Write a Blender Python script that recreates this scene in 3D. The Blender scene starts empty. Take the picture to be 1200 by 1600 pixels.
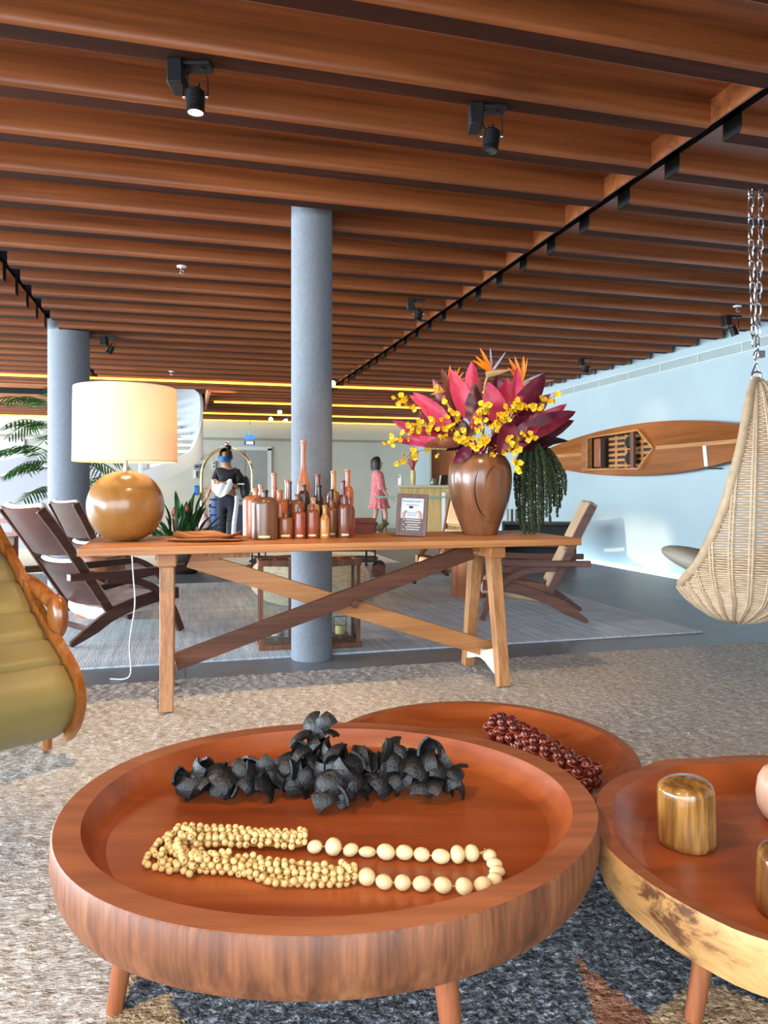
import bpy, bmesh, math, random
from math import sin, cos, pi, radians, sqrt, atan2
from mathutils import Vector, Matrix, Euler, noise

# ------------------------------------------------------------------ camera, world, light
S = bpy.context.scene
COL = S.collection
F, HZ, YAW = 1150.0, 762.0, radians(15.1)
SY, CY = sin(YAW), cos(YAW)

cam_d = bpy.data.cameras.new('camera')
cam = bpy.data.objects.new('camera', cam_d); COL.objects.link(cam)
cam.location = (0, 0, 1.0)
cam.rotation_euler = (pi / 2, 0, -YAW)
cam_d.sensor_width = 36.0
cam_d.lens = F / 1600 * 36.0
cam_d.shift_y = -(800 - HZ) / 1600
cam_d.clip_start = 0.02
S.camera = cam

S.view_settings.view_transform = 'Standard'
S.view_settings.look = 'None'
S.view_settings.gamma = 1.0
S.view_settings.use_curve_mapping = False
S.view_settings.exposure = 0.25

world = bpy.data.worlds.new('sky'); S.world = world
world.use_nodes = True
_bg = world.node_tree.nodes['Background']
_bg.inputs[0].default_value = (0.66, 0.84, 1.0, 1)
_bg.inputs[1].default_value = 4.7

def spot(name, loc, target, watts, deg, blend=0.6, col=(1.0, 0.66, 0.36), r=0.03):
    l = bpy.data.lights.new(name, 'SPOT'); l.energy = watts; l.color = col
    l.spot_size = radians(deg); l.spot_blend = blend; l.shadow_soft_size = r
    o = bpy.data.objects.new(name, l); COL.objects.link(o); o.location = loc
    o.rotation_euler = (Vector(target) - Vector(loc)).to_track_quat('-Z', 'Y').to_euler()
    return o

def point(name, loc, watts, col=(1.0, 0.7, 0.4), r=0.04):
    l = bpy.data.lights.new(name, 'POINT'); l.energy = watts; l.color = col; l.shadow_soft_size = r
    o = bpy.data.objects.new(name, l); COL.objects.link(o); o.location = loc
    return o

# picture point -> place in the room
def W(lat, d, z=0.0):
    return Vector((d * SY + lat * CY, d * CY - lat * SY, z))
def D(px, py, d):                       # at a known distance
    return W((px - 600) / F * d, d, 1 + (HZ - py) / F * d)
def Z(px, py, z=0.0):                   # on a known level
    d = (1 - z) * F / (py - HZ)
    return W((px - 600) / F * d, d, z)
def atY(px, Y, z):                      # on a plane Y = const
    k = (px - 600) / F
    d = Y / (CY - SY * k)
    return W(k * d, d, z)
def head(a):                            # heading a (degrees, clockwise from the view direction) -> z rotation
    return -(YAW + radians(a))

CEIL = 2.56
# added area lamps imitating daylight from the unseen left and back
def daylight(name, loc, size, rot, watts, col):
    l = bpy.data.lights.new(name, 'AREA'); l.shape = 'RECTANGLE'; l.size, l.size_y = size; l.energy = watts; l.color = col
    o = bpy.data.objects.new(name, l); COL.objects.link(o); o.location = loc; o.rotation_euler = rot
daylight('left_fill', (-8.8, 10.5, 1.3), (2.3, 13.0), (0, -pi / 2, 0), 2200, (0.80, 0.91, 1.0))
daylight('left_fill', (-8.8, 1.0, 1.3), (2.3, 6.0), (0, -pi / 2, 0), 900, (0.74, 0.88, 1.0))
daylight('back_fill', (-3.6, -1.5, 1.35), (9.0, 2.2), (pi / 2, 0, 0), 190, (0.86, 0.93, 1.0))
# added spot lamps brightening the far end of the lobby
for x_ in (-3.0, -0.2, 2.6):
    for y_ in (12.2, 15.2):
        spot('far_fill', (x_ if y_ > 14.7 or x_ > 0.5 else 0.9, y_, 2.45), (x_, y_ + 0.3, 0), 60, 140, 0.6, (1.0, 0.86, 0.66), 0.12)
# spotlights over the room (warm)
spot('tray_spot', W(-0.95, 0.55, 2.5), W(0.10, 1.45, 0.35), 100, 58, 0.5)
spot('tray_spot', W(0.10, 0.25, 2.5), W(0.45, 1.7, 0.3), 25, 75, 0.6)
spot('rug_spot', W(-0.70, 2.66, 2.36), W(-0.80, 3.12, 0.0), 120, 56, 0.7)
spot('table_spot', W(0.43, 2.95, 2.36), W(0.30, 4.0, 0.8), 60, 75, 0.7)
spot('kayak_spot', (4.85, 7.5, 2.45), (5.45, 7.8, 1.55), 12, 60, 1.0)
spot('low_sun_shaft', (-14.0, -1.0, 3.2), (5.45, 8.25, 0.2), 17000, 4.8, 0.5, (1.0, 0.76, 0.48), 0.06)
spot('rug_streak_fill', (1.0, 6.2, 2.42), (0.7, 6.5, 0.0), 42, 66, 0.9)  # added spot, stands in for warm sun streaks on the rug

# ------------------------------------------------------------------ materials
def lin(c):
    c /= 255.0
    return c / 12.92 if c <= 0.04045 else ((c + 0.055) / 1.055) ** 2.4
def C(r, g, b): return (lin(r), lin(g), lin(b), 1.0)

def base(name, rough=0.5, metal=0.0, spec=0.5):
    m = bpy.data.materials.new(name); m.use_nodes = True
    nt = m.node_tree; b = nt.nodes['Principled BSDF']
    b.inputs['Roughness'].default_value = rough; b.inputs['Metallic'].default_value = metal
    b.inputs['Specular IOR Level'].default_value = spec
    return m, nt, b

def coords(nt, scale, kind='Object'):
    tc = nt.nodes.new('ShaderNodeTexCoord'); mp = nt.nodes.new('ShaderNodeMapping')
    mp.inputs['Scale'].default_value = scale
    nt.links.new(tc.outputs[kind], mp.inputs['Vector'])
    return mp.outputs['Vector']

def noise_tex(nt, vec, scale=5, detail=4, rough=0.55, dist=0.0):
    n = nt.nodes.new('ShaderNodeTexNoise')
    n.inputs['Scale'].default_value = scale; n.inputs['Detail'].default_value = detail
    n.inputs['Roughness'].default_value = rough; n.inputs['Distortion'].default_value = dist
    nt.links.new(vec, n.inputs['Vector'])
    return n.outputs['Fac']

def ramp(nt, fac, stops):
    r = nt.nodes.new('ShaderNodeValToRGB')
    e = r.color_ramp.elements
    while len(e) < len(stops): e.new(0.5)
    for i, (p, c) in enumerate(stops): e[i].position = p; e[i].color = c
    nt.links.new(fac, r.inputs['Fac'])
    return r.outputs['Color']

def bump(nt, b, h, strength=0.3, dist=0.01):
    n = nt.nodes.new('ShaderNodeBump'); n.inputs['Strength'].default_value = strength; n.inputs['Distance'].default_value = dist
    nt.links.new(h, n.inputs['Height']); nt.links.new(n.outputs['Normal'], b.inputs['Normal'])

def mixc(nt, fac, a, bb, mode='MIX'):
    n = nt.nodes.new('ShaderNodeMix'); n.data_type = 'RGBA'; n.blend_type = mode
    for s, v in ((n.inputs[0], fac), (n.inputs[6], a), (n.inputs[7], bb)):
        if hasattr(v, 'is_linked'): nt.links.new(v, s)
        else: s.default_value = v
    return n.outputs[2]

def plain(name, c, rough=0.5, metal=0.0, var=0.0, vs=8, bmp=0.0, bs=60, spec=0.5, scale=(1, 1, 1), coat=0.0):
    m, nt, b = base(name, rough, metal, spec)
    b.inputs['Base Color'].default_value = c
    if coat: b.inputs['Coat Weight'].default_value = coat; b.inputs['Coat Roughness'].default_value = 0.15
    v = coords(nt, scale) if (var or bmp) else None
    if var:
        f = noise_tex(nt, v, vs, 5)
        d = tuple(max(0, x * (1 - var)) for x in c[:3]) + (1,); u = tuple(min(1, x * (1 + var)) for x in c[:3]) + (1,)
        nt.links.new(ramp(nt, f, [(0.3, d), (0.7, u)]), b.inputs['Base Color'])
    if bmp: bump(nt, b, noise_tex(nt, v, bs, 3), bmp, 0.01)
    return m

def wood(name, dark, mid, light, axis='X', rough=0.42, fine=26, along=1.2, coat=0.0, bmp=0.08, spec=0.5, pores=0.25):
    m, nt, b = base(name, rough, 0, spec)
    sc = [fine, fine, fine]; sc['XYZ'.index(axis)] = along
    v = coords(nt, sc)
    f = noise_tex(nt, v, 1.0, 6, 0.6, 0.8)
    col = ramp(nt, f, [(0.28, dark), (0.5, mid), (0.74, light)])
    sc2 = [x * 6 for x in sc]; sc2['XYZ'.index(axis)] = along * 2.5
    f2 = noise_tex(nt, coords(nt, sc2), 1.0, 3, 0.5)
    streak = ramp(nt, f2, [(0.35, (1 - pores, 1 - pores, 1 - pores, 1)), (0.6, (1, 1, 1, 1))])
    nt.links.new(mixc(nt, 1.0, col, streak, 'MULTIPLY'), b.inputs['Base Color'])
    if coat: b.inputs['Coat Weight'].default_value = coat; b.inputs['Coat Roughness'].default_value = 0.12
    bump(nt, b, f2, bmp, 0.004)
    return m

def emit(name, c, strength):
    m, nt, b = base(name, 0.5)
    b.inputs['Base Color'].default_value = c
    b.inputs['Emission Color'].default_value = c; b.inputs['Emission Strength'].default_value = strength
    return m

def glass(name, ior=1.45):
    m = bpy.data.materials.new(name); m.use_nodes = True; nt = m.node_tree
    for n in list(nt.nodes): nt.nodes.remove(n)
    o = nt.nodes.new('ShaderNodeOutputMaterial'); mx = nt.nodes.new('ShaderNodeMixShader')
    t = nt.nodes.new('ShaderNodeBsdfTransparent'); g = nt.nodes.new('ShaderNodeBsdfGlossy'); fr = nt.nodes.new('ShaderNodeFresnel')
    t.inputs[0].default_value = (0.95, 0.97, 0.97, 1); g.inputs['Roughness'].default_value = 0.02; fr.inputs[0].default_value = ior
    nt.links.new(fr.outputs[0], mx.inputs[0]); nt.links.new(t.outputs[0], mx.inputs[1]); nt.links.new(g.outputs[0], mx.inputs[2])
    nt.links.new(mx.outputs[0], o.inputs[0])
    return m

M = {}
M['ceil'] = wood('ceiling_wood', C(106, 56, 26), C(144, 78, 38), C(172, 100, 52), 'X', 0.42, 9, 0.5, coat=0.06, pores=0.2)
M['ceildark'] = wood('batten_underside_wood', C(46, 20, 10), C(64, 30, 15), C(84, 42, 22), 'X', 0.75, 9, 0.5, pores=0.2, spec=0.15)  # darker wood tone used only on the batten undersides
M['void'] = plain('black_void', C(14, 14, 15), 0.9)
M['tray'] = wood('tray_wood', C(122, 54, 22), C(156, 75, 33), C(180, 98, 50), 'X', 0.36, 5, 0.9, coat=0.12, pores=0.16)
M['table'] = wood('honey_wood', C(156, 96, 52), C(190, 126, 72), C(210, 150, 94), 'X', 0.45, 14, 0.7, pores=0.2)
M['tablez'] = wood('honey_wood_upright', C(148, 96, 56), C(184, 128, 80), C(206, 152, 102), 'Z', 0.5, 22, 1.4, pores=0.2)
M['dwood'] = wood('dark_walnut', C(54, 28, 18), C(80, 44, 30), C(104, 62, 44), 'Y', 0.4, 20, 1.0, pores=0.3)
M['brace'] = wood('brown_brace', C(70, 36, 20), C(98, 54, 32), C(122, 74, 46), 'X', 0.5, 18, 1.0, pores=0.3)
M['edge'] = plain('pale_leather', C(226, 218, 206), 0.55, var=0.08)
M['tan'] = plain('tan_leather', C(190, 158, 126), 0.5, var=0.14, vs=5, bmp=0.08)
M['drum'] = wood('drum_wood', C(130, 76, 46), C(162, 100, 64), C(184, 122, 84), 'Z', 0.5, 16, 1.0)
M['black'] = plain('black_metal', C(20, 20, 22), 0.45, 0.3)
M['blackp'] = plain('black_plastic', C(24, 24, 26), 0.5)
M['chrome'] = plain('chrome', C(225, 225, 228), 0.16, 1.0)
M['steel'] = plain('brushed_steel', C(176, 180, 184), 0.34, 0.85, var=0.05, vs=3)
M['brass'] = plain('pale_brass', C(226, 200, 150), 0.18, 1.0)
M['white'] = plain('white_paint', C(228, 230, 230), 0.5)
M['lens'] = emit('lamp_lens', (1.0, 0.86, 0.62, 1), 14)
M['led'] = emit('yellow_strip', (1.0, 0.62, 0.06, 1), 3.0)
M['glass'] = glass('clear_glass')

# ------------------------------------------------------------------ mesh helpers
class MB:
    """Collects vertices and faces of one part."""
    def __init__(s): s.v = []; s.f = []; s.mi = []; s.m = 0
    def add(s, vs, fs):
        n = len(s.v); s.v += [tuple(v) for v in vs]
        for f in fs: s.f.append(tuple(i + n for i in f)); s.mi.append(s.m)
    def box(s, c, size, rot=None):
        x, y, z = (k / 2 for k in size); c = Vector(c)
        R = rot.to_matrix() if rot is not None and hasattr(rot, 'to_matrix') else rot
        vs = [Vector((a * x, b * y, d * z)) for a in (-1, 1) for b in (-1, 1) for d in (-1, 1)]
        if R is not None: vs = [R @ v for v in vs]
        s.add([v + c for v in vs], [(0, 1, 3, 2), (4, 6, 7, 5), (0, 4, 5, 1), (2, 3, 7, 6), (0, 2, 6, 4), (1, 5, 7, 3)])
        return s
    def bar(s, a, b, w, h, up=(0, 0, 1)):
        a, b = Vector(a), Vector(b); t = (b - a).normalized(); u = Vector(up)
        x = t.cross(u).normalized(); y = x.cross(t)
        R = Matrix((x, t, y)).transposed()
        return s.box((a + b) / 2, (w, (b - a).length, h), R)
    def tube(s, pts, r, n=8, caps=True, closed=False, sx=1.0):
        pts = [Vector(p) for p in pts]; N = len(pts)
        rs = r if isinstance(r, (list, tuple)) else [r] * N
        rings = []; prev = None
        for i, p in enumerate(pts):
            t = (pts[(i + 1) % N] - pts[i - 1]) if closed else (pts[min(i + 1, N - 1)] - pts[max(i - 1, 0)])
            t.normalize()
            if prev is None:
                a = Vector((0, 0, 1)) if abs(t.z) < 0.9 else Vector((1, 0, 0))
                x = t.cross(a).normalized()
            else:
                x = (prev - t * prev.dot(t)); x = x.normalized() if x.length > 1e-6 else t.orthogonal().normalized()
            prev = x; y = t.cross(x)
            rings.append([p + (x * cos(2 * pi * k / n) * sx + y * sin(2 * pi * k / n)) * rs[i] for k in range(n)])
        vs = [v for R in rings for v in R]; fs = []
        for i in range(N if closed else N - 1):
            j = (i + 1) % N
            for k in range(n):
                fs.append((i * n + k, i * n + (k + 1) % n, j * n + (k + 1) % n, j * n + k))
        if caps and not closed:
            fs.append(tuple(range(n - 1, -1, -1))); fs.append(tuple((N - 1) * n + k for k in range(n)))
        s.add(vs, fs); return s
    def cyl(s, a, b, r, n=16, r2=None):
        return s.tube([a, b], [r, r if r2 is None else r2], n)
    def lathe(s, prof, n=24, c=(0, 0, 0), sx=1, sy=1, rot=None):
        c = Vector(c); vs = []
        for r, z in prof:
            for k in range(n):
                v = Vector((r * cos(2 * pi * k / n) * sx, r * sin(2 * pi * k / n) * sy, z))
                if rot is not None: v = rot @ v
                vs.append(v + c)
        fs = []
        for i in range(len(prof) - 1):
            for k in range(n):
                fs.append((i * n + k, i * n + (k + 1) % n, (i + 1) * n + (k + 1) % n, (i + 1) * n + k))
        if prof[0][0] > 1e-6: fs.append(tuple(range(n - 1, -1, -1)))
        if prof[-1][0] > 1e-6: fs.append(tuple((len(prof) - 1) * n + k for k in range(n)))
        s.add(vs, fs); return s
    def ball(s, c, r, n=12, m=8, rot=None):
        r = (r, r, r) if not isinstance(r, (tuple, list)) else r
        c = Vector(c); vs = [Vector((0, 0, -r[2]))]; fs = []
        for i in range(1, m):
            a = -pi / 2 + pi * i / m
            for k in range(n): vs.append(Vector((r[0] * cos(a) * cos(2 * pi * k / n), r[1] * cos(a) * sin(2 * pi * k / n), r[2] * sin(a))))
        vs.append(Vector((0, 0, r[2])))
        for k in range(n): fs.append((0, 1 + (k + 1) % n, 1 + k))
        for i in range(m - 2):
            for k in range(n):
                a = 1 + i * n; fs.append((a + k, a + (k + 1) % n, a + n + (k + 1) % n, a + n + k))
        a = 1 + (m - 2) * n; top = len(vs) - 1
        for k in range(n): fs.append((a + k, a + (k + 1) % n, top))
        if rot is not None:
            R = rot.to_matrix() if hasattr(rot, 'to_matrix') else rot
            vs = [R @ v for v in vs]
        s.add([v + c for v in vs], fs); return s
    def sheet(s, rows, closed=False):
        """rows: list of equally long lists of points -> a surface"""
        n = len(rows[0]); vs = [v for r in rows for v in r]; fs = []
        for i in range(len(rows) - 1):
            for k in range(n if closed else n - 1):
                k2 = (k + 1) % n; fs.append((i * n + k, i * n + k2, (i + 1) * n + k2, (i + 1) * n + k))
        s.add(vs, fs); return s
    def slab(s, rows, th, side=1):
        """a surface with thickness, th along the vertex normal"""
        n = len(rows[0]); R = len(rows)
        P = [[Vector(v) for v in r] for r in rows]; Q = []
        for i in range(R):
            q = []
            for k in range(n):
                a = P[min(i + 1, R - 1)][k] - P[max(i - 1, 0)][k]; b = P[i][min(k + 1, n - 1)] - P[i][max(k - 1, 0)]
                nn = a.cross(b); nn = nn.normalized() if nn.length > 1e-9 else Vector((0, 0, 1))
                q.append(P[i][k] + nn * th * side)
            Q.append(q)
        vs = [v for r in P for v in r] + [v for r in Q for v in r]; o = R * n; fs = []
        for i in range(R - 1):
            for k in range(n - 1):
                a, b, c, d = i * n + k, i * n + k + 1, (i + 1) * n + k + 1, (i + 1) * n + k
                fs.append((a, b, c, d)); fs.append((o + d, o + c, o + b, o + a))
        for k in range(n - 1):
            fs.append((k, o + k, o + k + 1, k + 1)); e = (R - 1) * n; fs.append((e + k + 1, o + e + k + 1, o + e + k, e + k))
        for i in range(R - 1):
            a, b = i * n, (i + 1) * n; fs.append((a, b, o + b, o + a)); a += n - 1; b += n - 1; fs.append((b, a, o + a, o + b))
        s.add(vs, fs); return s
    def sweep(s, pts, w, h, side=(1, 0, 0)):
        """rectangular section along a path; w along side, h across it"""
        pts = [Vector(p) for p in pts]; N = len(pts); sd = Vector(side).normalized(); rows = []
        ws = w if isinstance(w, (list, tuple)) else [w] * N; hs = h if isinstance(h, (list, tuple)) else [h] * N
        for i, p in enumerate(pts):
            t = (pts[min(i + 1, N - 1)] - pts[max(i - 1, 0)]).normalized(); y = sd.cross(t).normalized()
            rows.append([p + sd * a * ws[i] / 2 + y * b * hs[i] / 2 for a, b in ((-1, -1), (1, -1), (1, 1), (-1, 1))])
        s.sheet(rows, True); n = len(s.v) - 4 * N
        s.f.append((n + 3, n + 2, n + 1, n)); s.mi.append(s.m); e = n + 4 * (N - 1); s.f.append((e, e + 1, e + 2, e + 3)); s.mi.append(s.m)
        return s
    def mesh(s, name, mats, smooth=True, ang=40):
        me = bpy.data.meshes.new(name); me.from_pydata(s.v, [], s.f)
        for m in (mats if isinstance(mats, (list, tuple)) else [mats]): me.materials.append(m)
        me.polygons.foreach_set('material_index', s.mi)
        bm = bmesh.new(); bm.from_mesh(me); bmesh.ops.recalc_face_normals(bm, faces=bm.faces)
        if smooth:
            a = radians(ang)
            for e in bm.edges: e.smooth = not (len(e.link_faces) == 2 and e.calc_face_angle(0) > a)
            for f in bm.faces: f.smooth = True
        bm.to_mesh(me); bm.free()
        return me
    def build(s, name, mats, parent=None, loc=None, rz=None, bev=0, smooth=True, ang=40):
        o = bpy.data.objects.new(name, s.mesh(name, mats, smooth, ang)); COL.objects.link(o)
        if parent is not None: o.parent = parent
        if loc is not None: o.location = loc
        if rz is not None: o.rotation_euler = (0, 0, rz)
        if bev:
            b = o.modifiers.new('bevel', 'BEVEL'); b.width = bev; b.segments = 2; b.limit_method = 'ANGLE'; b.angle_limit = radians(50)
        return o

def thing(name, label, cat, loc=(0, 0, 0), rz=0.0, group=None):
    o = bpy.data.objects.new(name, None); COL.objects.link(o); o.empty_display_size = 0.05
    o.location = loc; o.rotation_euler = (0, 0, rz)
    o['label'] = label; o['category'] = cat
    if group: o['group'] = group
    return o
def tag(o, label, cat, group=None, kind=None):
    o['label'] = label; o['category'] = cat
    if group: o['group'] = group
    if kind: o['kind'] = kind
    return o
def struct(o): o['kind'] = 'structure'; return o
def inst(name, me, parent, loc=(0, 0, 0), rot=(0, 0, 0), sc=(1, 1, 1)):
    o = bpy.data.objects.new(name, me); COL.objects.link(o); o.parent = parent
    o.location = loc; o.rotation_euler = rot; o.scale = sc if isinstance(sc, (tuple, list, Vector)) else (sc, sc, sc)
    return o
def spline(pts, n=8):
    pts = [Vector(p) for p in pts]; out = []
    for i in range(len(pts) - 1):
        p0, p1, p2, p3 = pts[max(i - 1, 0)], pts[i], pts[i + 1], pts[min(i + 2, len(pts) - 1)]
        for k in range(n):
            t = k / n
            out.append(0.5 * ((2 * p1) + (p2 - p0) * t + (2 * p0 - 5 * p1 + 4 * p2 - p3) * t * t + (3 * p1 - p0 - 3 * p2 + p3) * t ** 3))
    out.append(pts[-1]); return out
def interp(tab, x):
    for (a, u), (b, v) in zip(tab, tab[1:]):
        if x <= b: return u + (v - u) * max(0, (x - a)) / (b - a)
    return tab[-1][1]
def skin(name, nodes, edges, mat, parent, sub=2, root=0):
    """nodes: (x,y,z,rx[,ry]); one continuous surface grown round a skeleton"""
    me = bpy.data.meshes.new(name); me.from_pydata([n[:3] for n in nodes], edges, [])
    o = bpy.data.objects.new(name, me); COL.objects.link(o)
    sm = o.modifiers.new('skin', 'SKIN'); sm.use_smooth_shade = True
    for i, n in enumerate(nodes):
        sv = me.skin_vertices[0].data[i]; sv.radius = (n[3], n[4] if len(n) > 4 else n[3]); sv.use_root = (i == root)
    s2 = o.modifiers.new('sub', 'SUBSURF'); s2.levels = sub; s2.render_levels = sub
    dg = bpy.context.evaluated_depsgraph_get()
    m2 = bpy.data.meshes.new_from_object(o.evaluated_get(dg))
    bpy.data.objects.remove(o); m2.name = name
    m2.materials.clear(); m2.materials.append(mat)
    for p in m2.polygons: p.use_smooth = True
    q = bpy.data.objects.new(name, m2); COL.objects.link(q)
    if parent is not None: q.parent = parent
    return q

# ------------------------------------------------------------------ the room
# floor: large grey stone slabs
m, nt, b = base('grey_stone_floor', 0.38)
v = coords(nt, (1, 1, 1))
br = nt.nodes.new('ShaderNodeTexBrick'); nt.links.new(v, br.inputs['Vector'])
br.inputs['Scale'].default_value = 1.0; br.inputs['Brick Width'].default_value = 1.2; br.inputs['Row Height'].default_value = 1.2
br.inputs['Mortar Size'].default_value = 0.004; br.inputs['Color1'].default_value = C(122, 127, 133); br.inputs['Color2'].default_value = C(115, 120, 126); br.inputs['Mortar'].default_value = C(84, 86, 90)
n1 = noise_tex(nt, v, 2.2, 7, 0.6)
nt.links.new(mixc(nt, 1.0, br.outputs['Color'], ramp(nt, n1, [(0.3, (0.8, 0.8, 0.8, 1)), (0.7, (1.08, 1.08, 1.08, 1))]), 'MULTIPLY'), b.inputs['Base Color'])
bump(nt, b, noise_tex(nt, v, 40, 3), 0.05)
M['floor'] = m
struct(MB().box((-2, 8.2, -0.05), (14.4, 19.6, 0.1)).build('floor', M['floor']))
struct(MB().box((-2, -9.0, -0.06), (40, 14.8, 0.1)).box((-15.6, 8.2, -0.06), (12.8, 19.6, 0.1)).build('ground', plain('dark_ground', C(70, 82, 50), 0.95, var=0.3, vs=2)))  # unseen ground, added dark to cut light bounced up to the ceiling
struct(MB().box((3.3, -1.6, 1.4), (4.6, 0.2, 2.8)).build('light_blocker', plain('blocker_paint', C(170, 160, 146), 0.8)))  # unseen wall added to block sky light from behind the camera

def concrete(name, c, stain, k=0.10, rough=0.75):
    m, nt, b = base(name, rough, 0, 0.3)
    v = coords(nt, (1, 1, 1))
    d = tuple(x * (1 - k) for x in c[:3]) + (1,); u = tuple(min(1, x * (1 + k)) for x in c[:3]) + (1,)
    col = ramp(nt, noise_tex(nt, v, 1.1, 8, 0.62, 0.4), [(0.3, d), (0.72, u)])
    sp = ramp(nt, noise_tex(nt, v, 7.0, 6, 0.75), [(0.66, (1, 1, 1, 1)), (0.76, stain)])
    nt.links.new(mixc(nt, 1.0, col, sp, 'MULTIPLY'), b.inputs['Base Color'])
    bump(nt, b, noise_tex(nt, v, 30, 4), 0.06)
    return m
M['wwall'] = concrete('white_concrete', C(170, 187, 192), (0.86, 0.86, 0.85, 1), 0.05)
M['gwall'] = concrete('grey_concrete', C(184, 184, 172), (0.72, 0.70, 0.66, 1), 0.08)
M['col'] = plain('grey_column', C(122, 128, 136), 0.75, var=0.09, vs=40, bmp=0.25, bs=90)

XR, YF = 5.47, 17.45
struct(MB().box((XR + 0.1, 7.75, 1.4), (0.2, 19.5, 2.8)).build('wall_right', M['wwall']))
struct(MB().box((-2, YF + 0.1, 1.05), (15.2, 0.2, 2.1)).box((-2, YF + 0.08, 2.36), (15.2, 0.24, 0.4)).build('wall_far', M['gwall']))
struct(MB().box((-2, YF + 0.02, 2.13), (15.2, 0.06, 0.06)).build('trim_1', plain('groove_grey', C(150, 142, 130), 0.8)))

# slatted ceiling: three runs of folded boards with two dark gaps between them
VX, VY0, VY1 = 0.35, 12.0, 14.7                # opening for the stair
def ceiling_run(name, xa, xb, endcap, dep=0.117):
    mb = MB(); P = 0.42
    for k in range(-10, 36):
        y = 2.70 + P * k
        a, e = xa, xb
        if VY0 < y < VY1:
            a = max(a, VX)
            if a >= e: continue
        zt = CEIL + dep
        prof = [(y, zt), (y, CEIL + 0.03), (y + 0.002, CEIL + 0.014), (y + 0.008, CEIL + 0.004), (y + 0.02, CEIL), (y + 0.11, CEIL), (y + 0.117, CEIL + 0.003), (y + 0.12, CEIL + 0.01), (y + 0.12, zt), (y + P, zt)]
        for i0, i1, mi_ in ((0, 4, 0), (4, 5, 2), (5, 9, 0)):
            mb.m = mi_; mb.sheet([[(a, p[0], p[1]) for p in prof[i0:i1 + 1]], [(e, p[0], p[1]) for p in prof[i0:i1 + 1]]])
        mb.m = 0
        if endcap: mb.box((e + 0.006, y + P / 2, CEIL + 0.071), (0.012, P, 0.115))
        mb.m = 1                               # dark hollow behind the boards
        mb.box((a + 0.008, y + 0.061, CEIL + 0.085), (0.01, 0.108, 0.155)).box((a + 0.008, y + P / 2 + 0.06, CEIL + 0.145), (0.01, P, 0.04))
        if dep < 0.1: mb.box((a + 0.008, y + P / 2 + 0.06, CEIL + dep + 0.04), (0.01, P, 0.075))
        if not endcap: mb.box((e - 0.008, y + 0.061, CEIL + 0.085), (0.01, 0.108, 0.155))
        mb.m = 0
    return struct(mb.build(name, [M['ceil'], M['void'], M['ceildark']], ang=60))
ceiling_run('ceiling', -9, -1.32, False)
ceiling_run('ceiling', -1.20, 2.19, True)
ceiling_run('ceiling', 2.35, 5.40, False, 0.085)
struct(MB().box((-9.05, 8.0, CEIL + 0.08), (0.1, 19.4, 0.20)).build('shaft_cutoff', M['void']))  # added unseen board that cuts off the top of the sun shaft
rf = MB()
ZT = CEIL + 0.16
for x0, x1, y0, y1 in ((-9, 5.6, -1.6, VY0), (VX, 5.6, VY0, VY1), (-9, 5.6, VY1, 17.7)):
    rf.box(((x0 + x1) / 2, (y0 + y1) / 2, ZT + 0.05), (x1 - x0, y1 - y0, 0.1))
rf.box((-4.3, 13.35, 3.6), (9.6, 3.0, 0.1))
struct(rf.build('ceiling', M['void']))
# lining of the stair opening
M['fascia'] = wood('stairwell_panel', C(150, 92, 50), C(186, 120, 72), C(204, 142, 92), 'X', 0.5, 3, 0.4)
lin_b = MB().box((-4.3, VY1 + 0.06, 3.05), (9.4, 0.04, 1.05)).box((VX + 0.02, 13.35, 3.05), (0.04, 2.7, 1.05)).box((-4.3, VY0 - 0.05, 3.1), (9.4, 0.04, 0.95))
struct(lin_b.build('trim_2', M['fascia']))
point('stairwell_fill', (-4.5, 13.3, 3.3), 45, (1.0, 0.72, 0.42), 0.1)  # added hidden lamp that warms the panels of the opening

# columns
struct(MB().lathe([(0.1195, 0), (0.12, 0.004), (0.12, CEIL + 0.14)], 48, W(-0.425, 4.33)).build('column', M['col']))
struct(MB().lathe([(0.1965, 0), (0.197, 0.004), (0.197, CEIL + 0.14)], 48, W(-3.19, 7.45)).build('column', M['col']))

# air grille along the right wall
vb = thing('air_grille', 'long pale slotted air grille high on the white wall above the kayak', 'grille', (XR, 8.6, 2.425))
f = MB()
for zz in (-0.052, 0.052): f.box((-0.008, 0, zz), (0.016, 14.0, 0.010))
for i in range(22): f.box((-0.008, -7 + 14 * i / 21, 0), (0.014, 0.012, 0.10))
f.build('frame', plain('grille_frame', C(206, 212, 212), 0.5), vb)
f = MB()
for i in range(9): f.box((-0.006, 0, -0.042 + i * 0.0105), (0.008, 14.0, 0.0045))
f.build('louvre', plain('grille_louvre', C(200, 210, 208), 0.5), vb)
MB().box((-0.0015, 0, 0), (0.002, 13.98, 0.10)).build('backing', plain('grille_dark', C(110, 126, 128), 0.7), vb)

# yellow light strips in the far ceiling
for Y, x0, x1, lab in ((11.10, -8.8, 5.2, 'yellow light strip across the slatted ceiling, nearest and longest of the four'),
                       (13.62, 0.5, 5.2, 'yellow light strip ending beside the spiral stair, second of the four'),
                       (15.72, -2.5, 5.2, 'yellow light strip in the ceiling, third one, just in front of the last'),
                       (17.30, -8.8, 5.2, 'yellow light strip along the top edge of the far concrete wall')):
    o = MB().box(((x0 + x1) / 2, Y, CEIL - 0.012), (x1 - x0, 0.05, 0.024)).build('light_strip', M['led'])
    tag(o, lab, 'light strip', 'yellow light strips in the ceiling')

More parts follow.
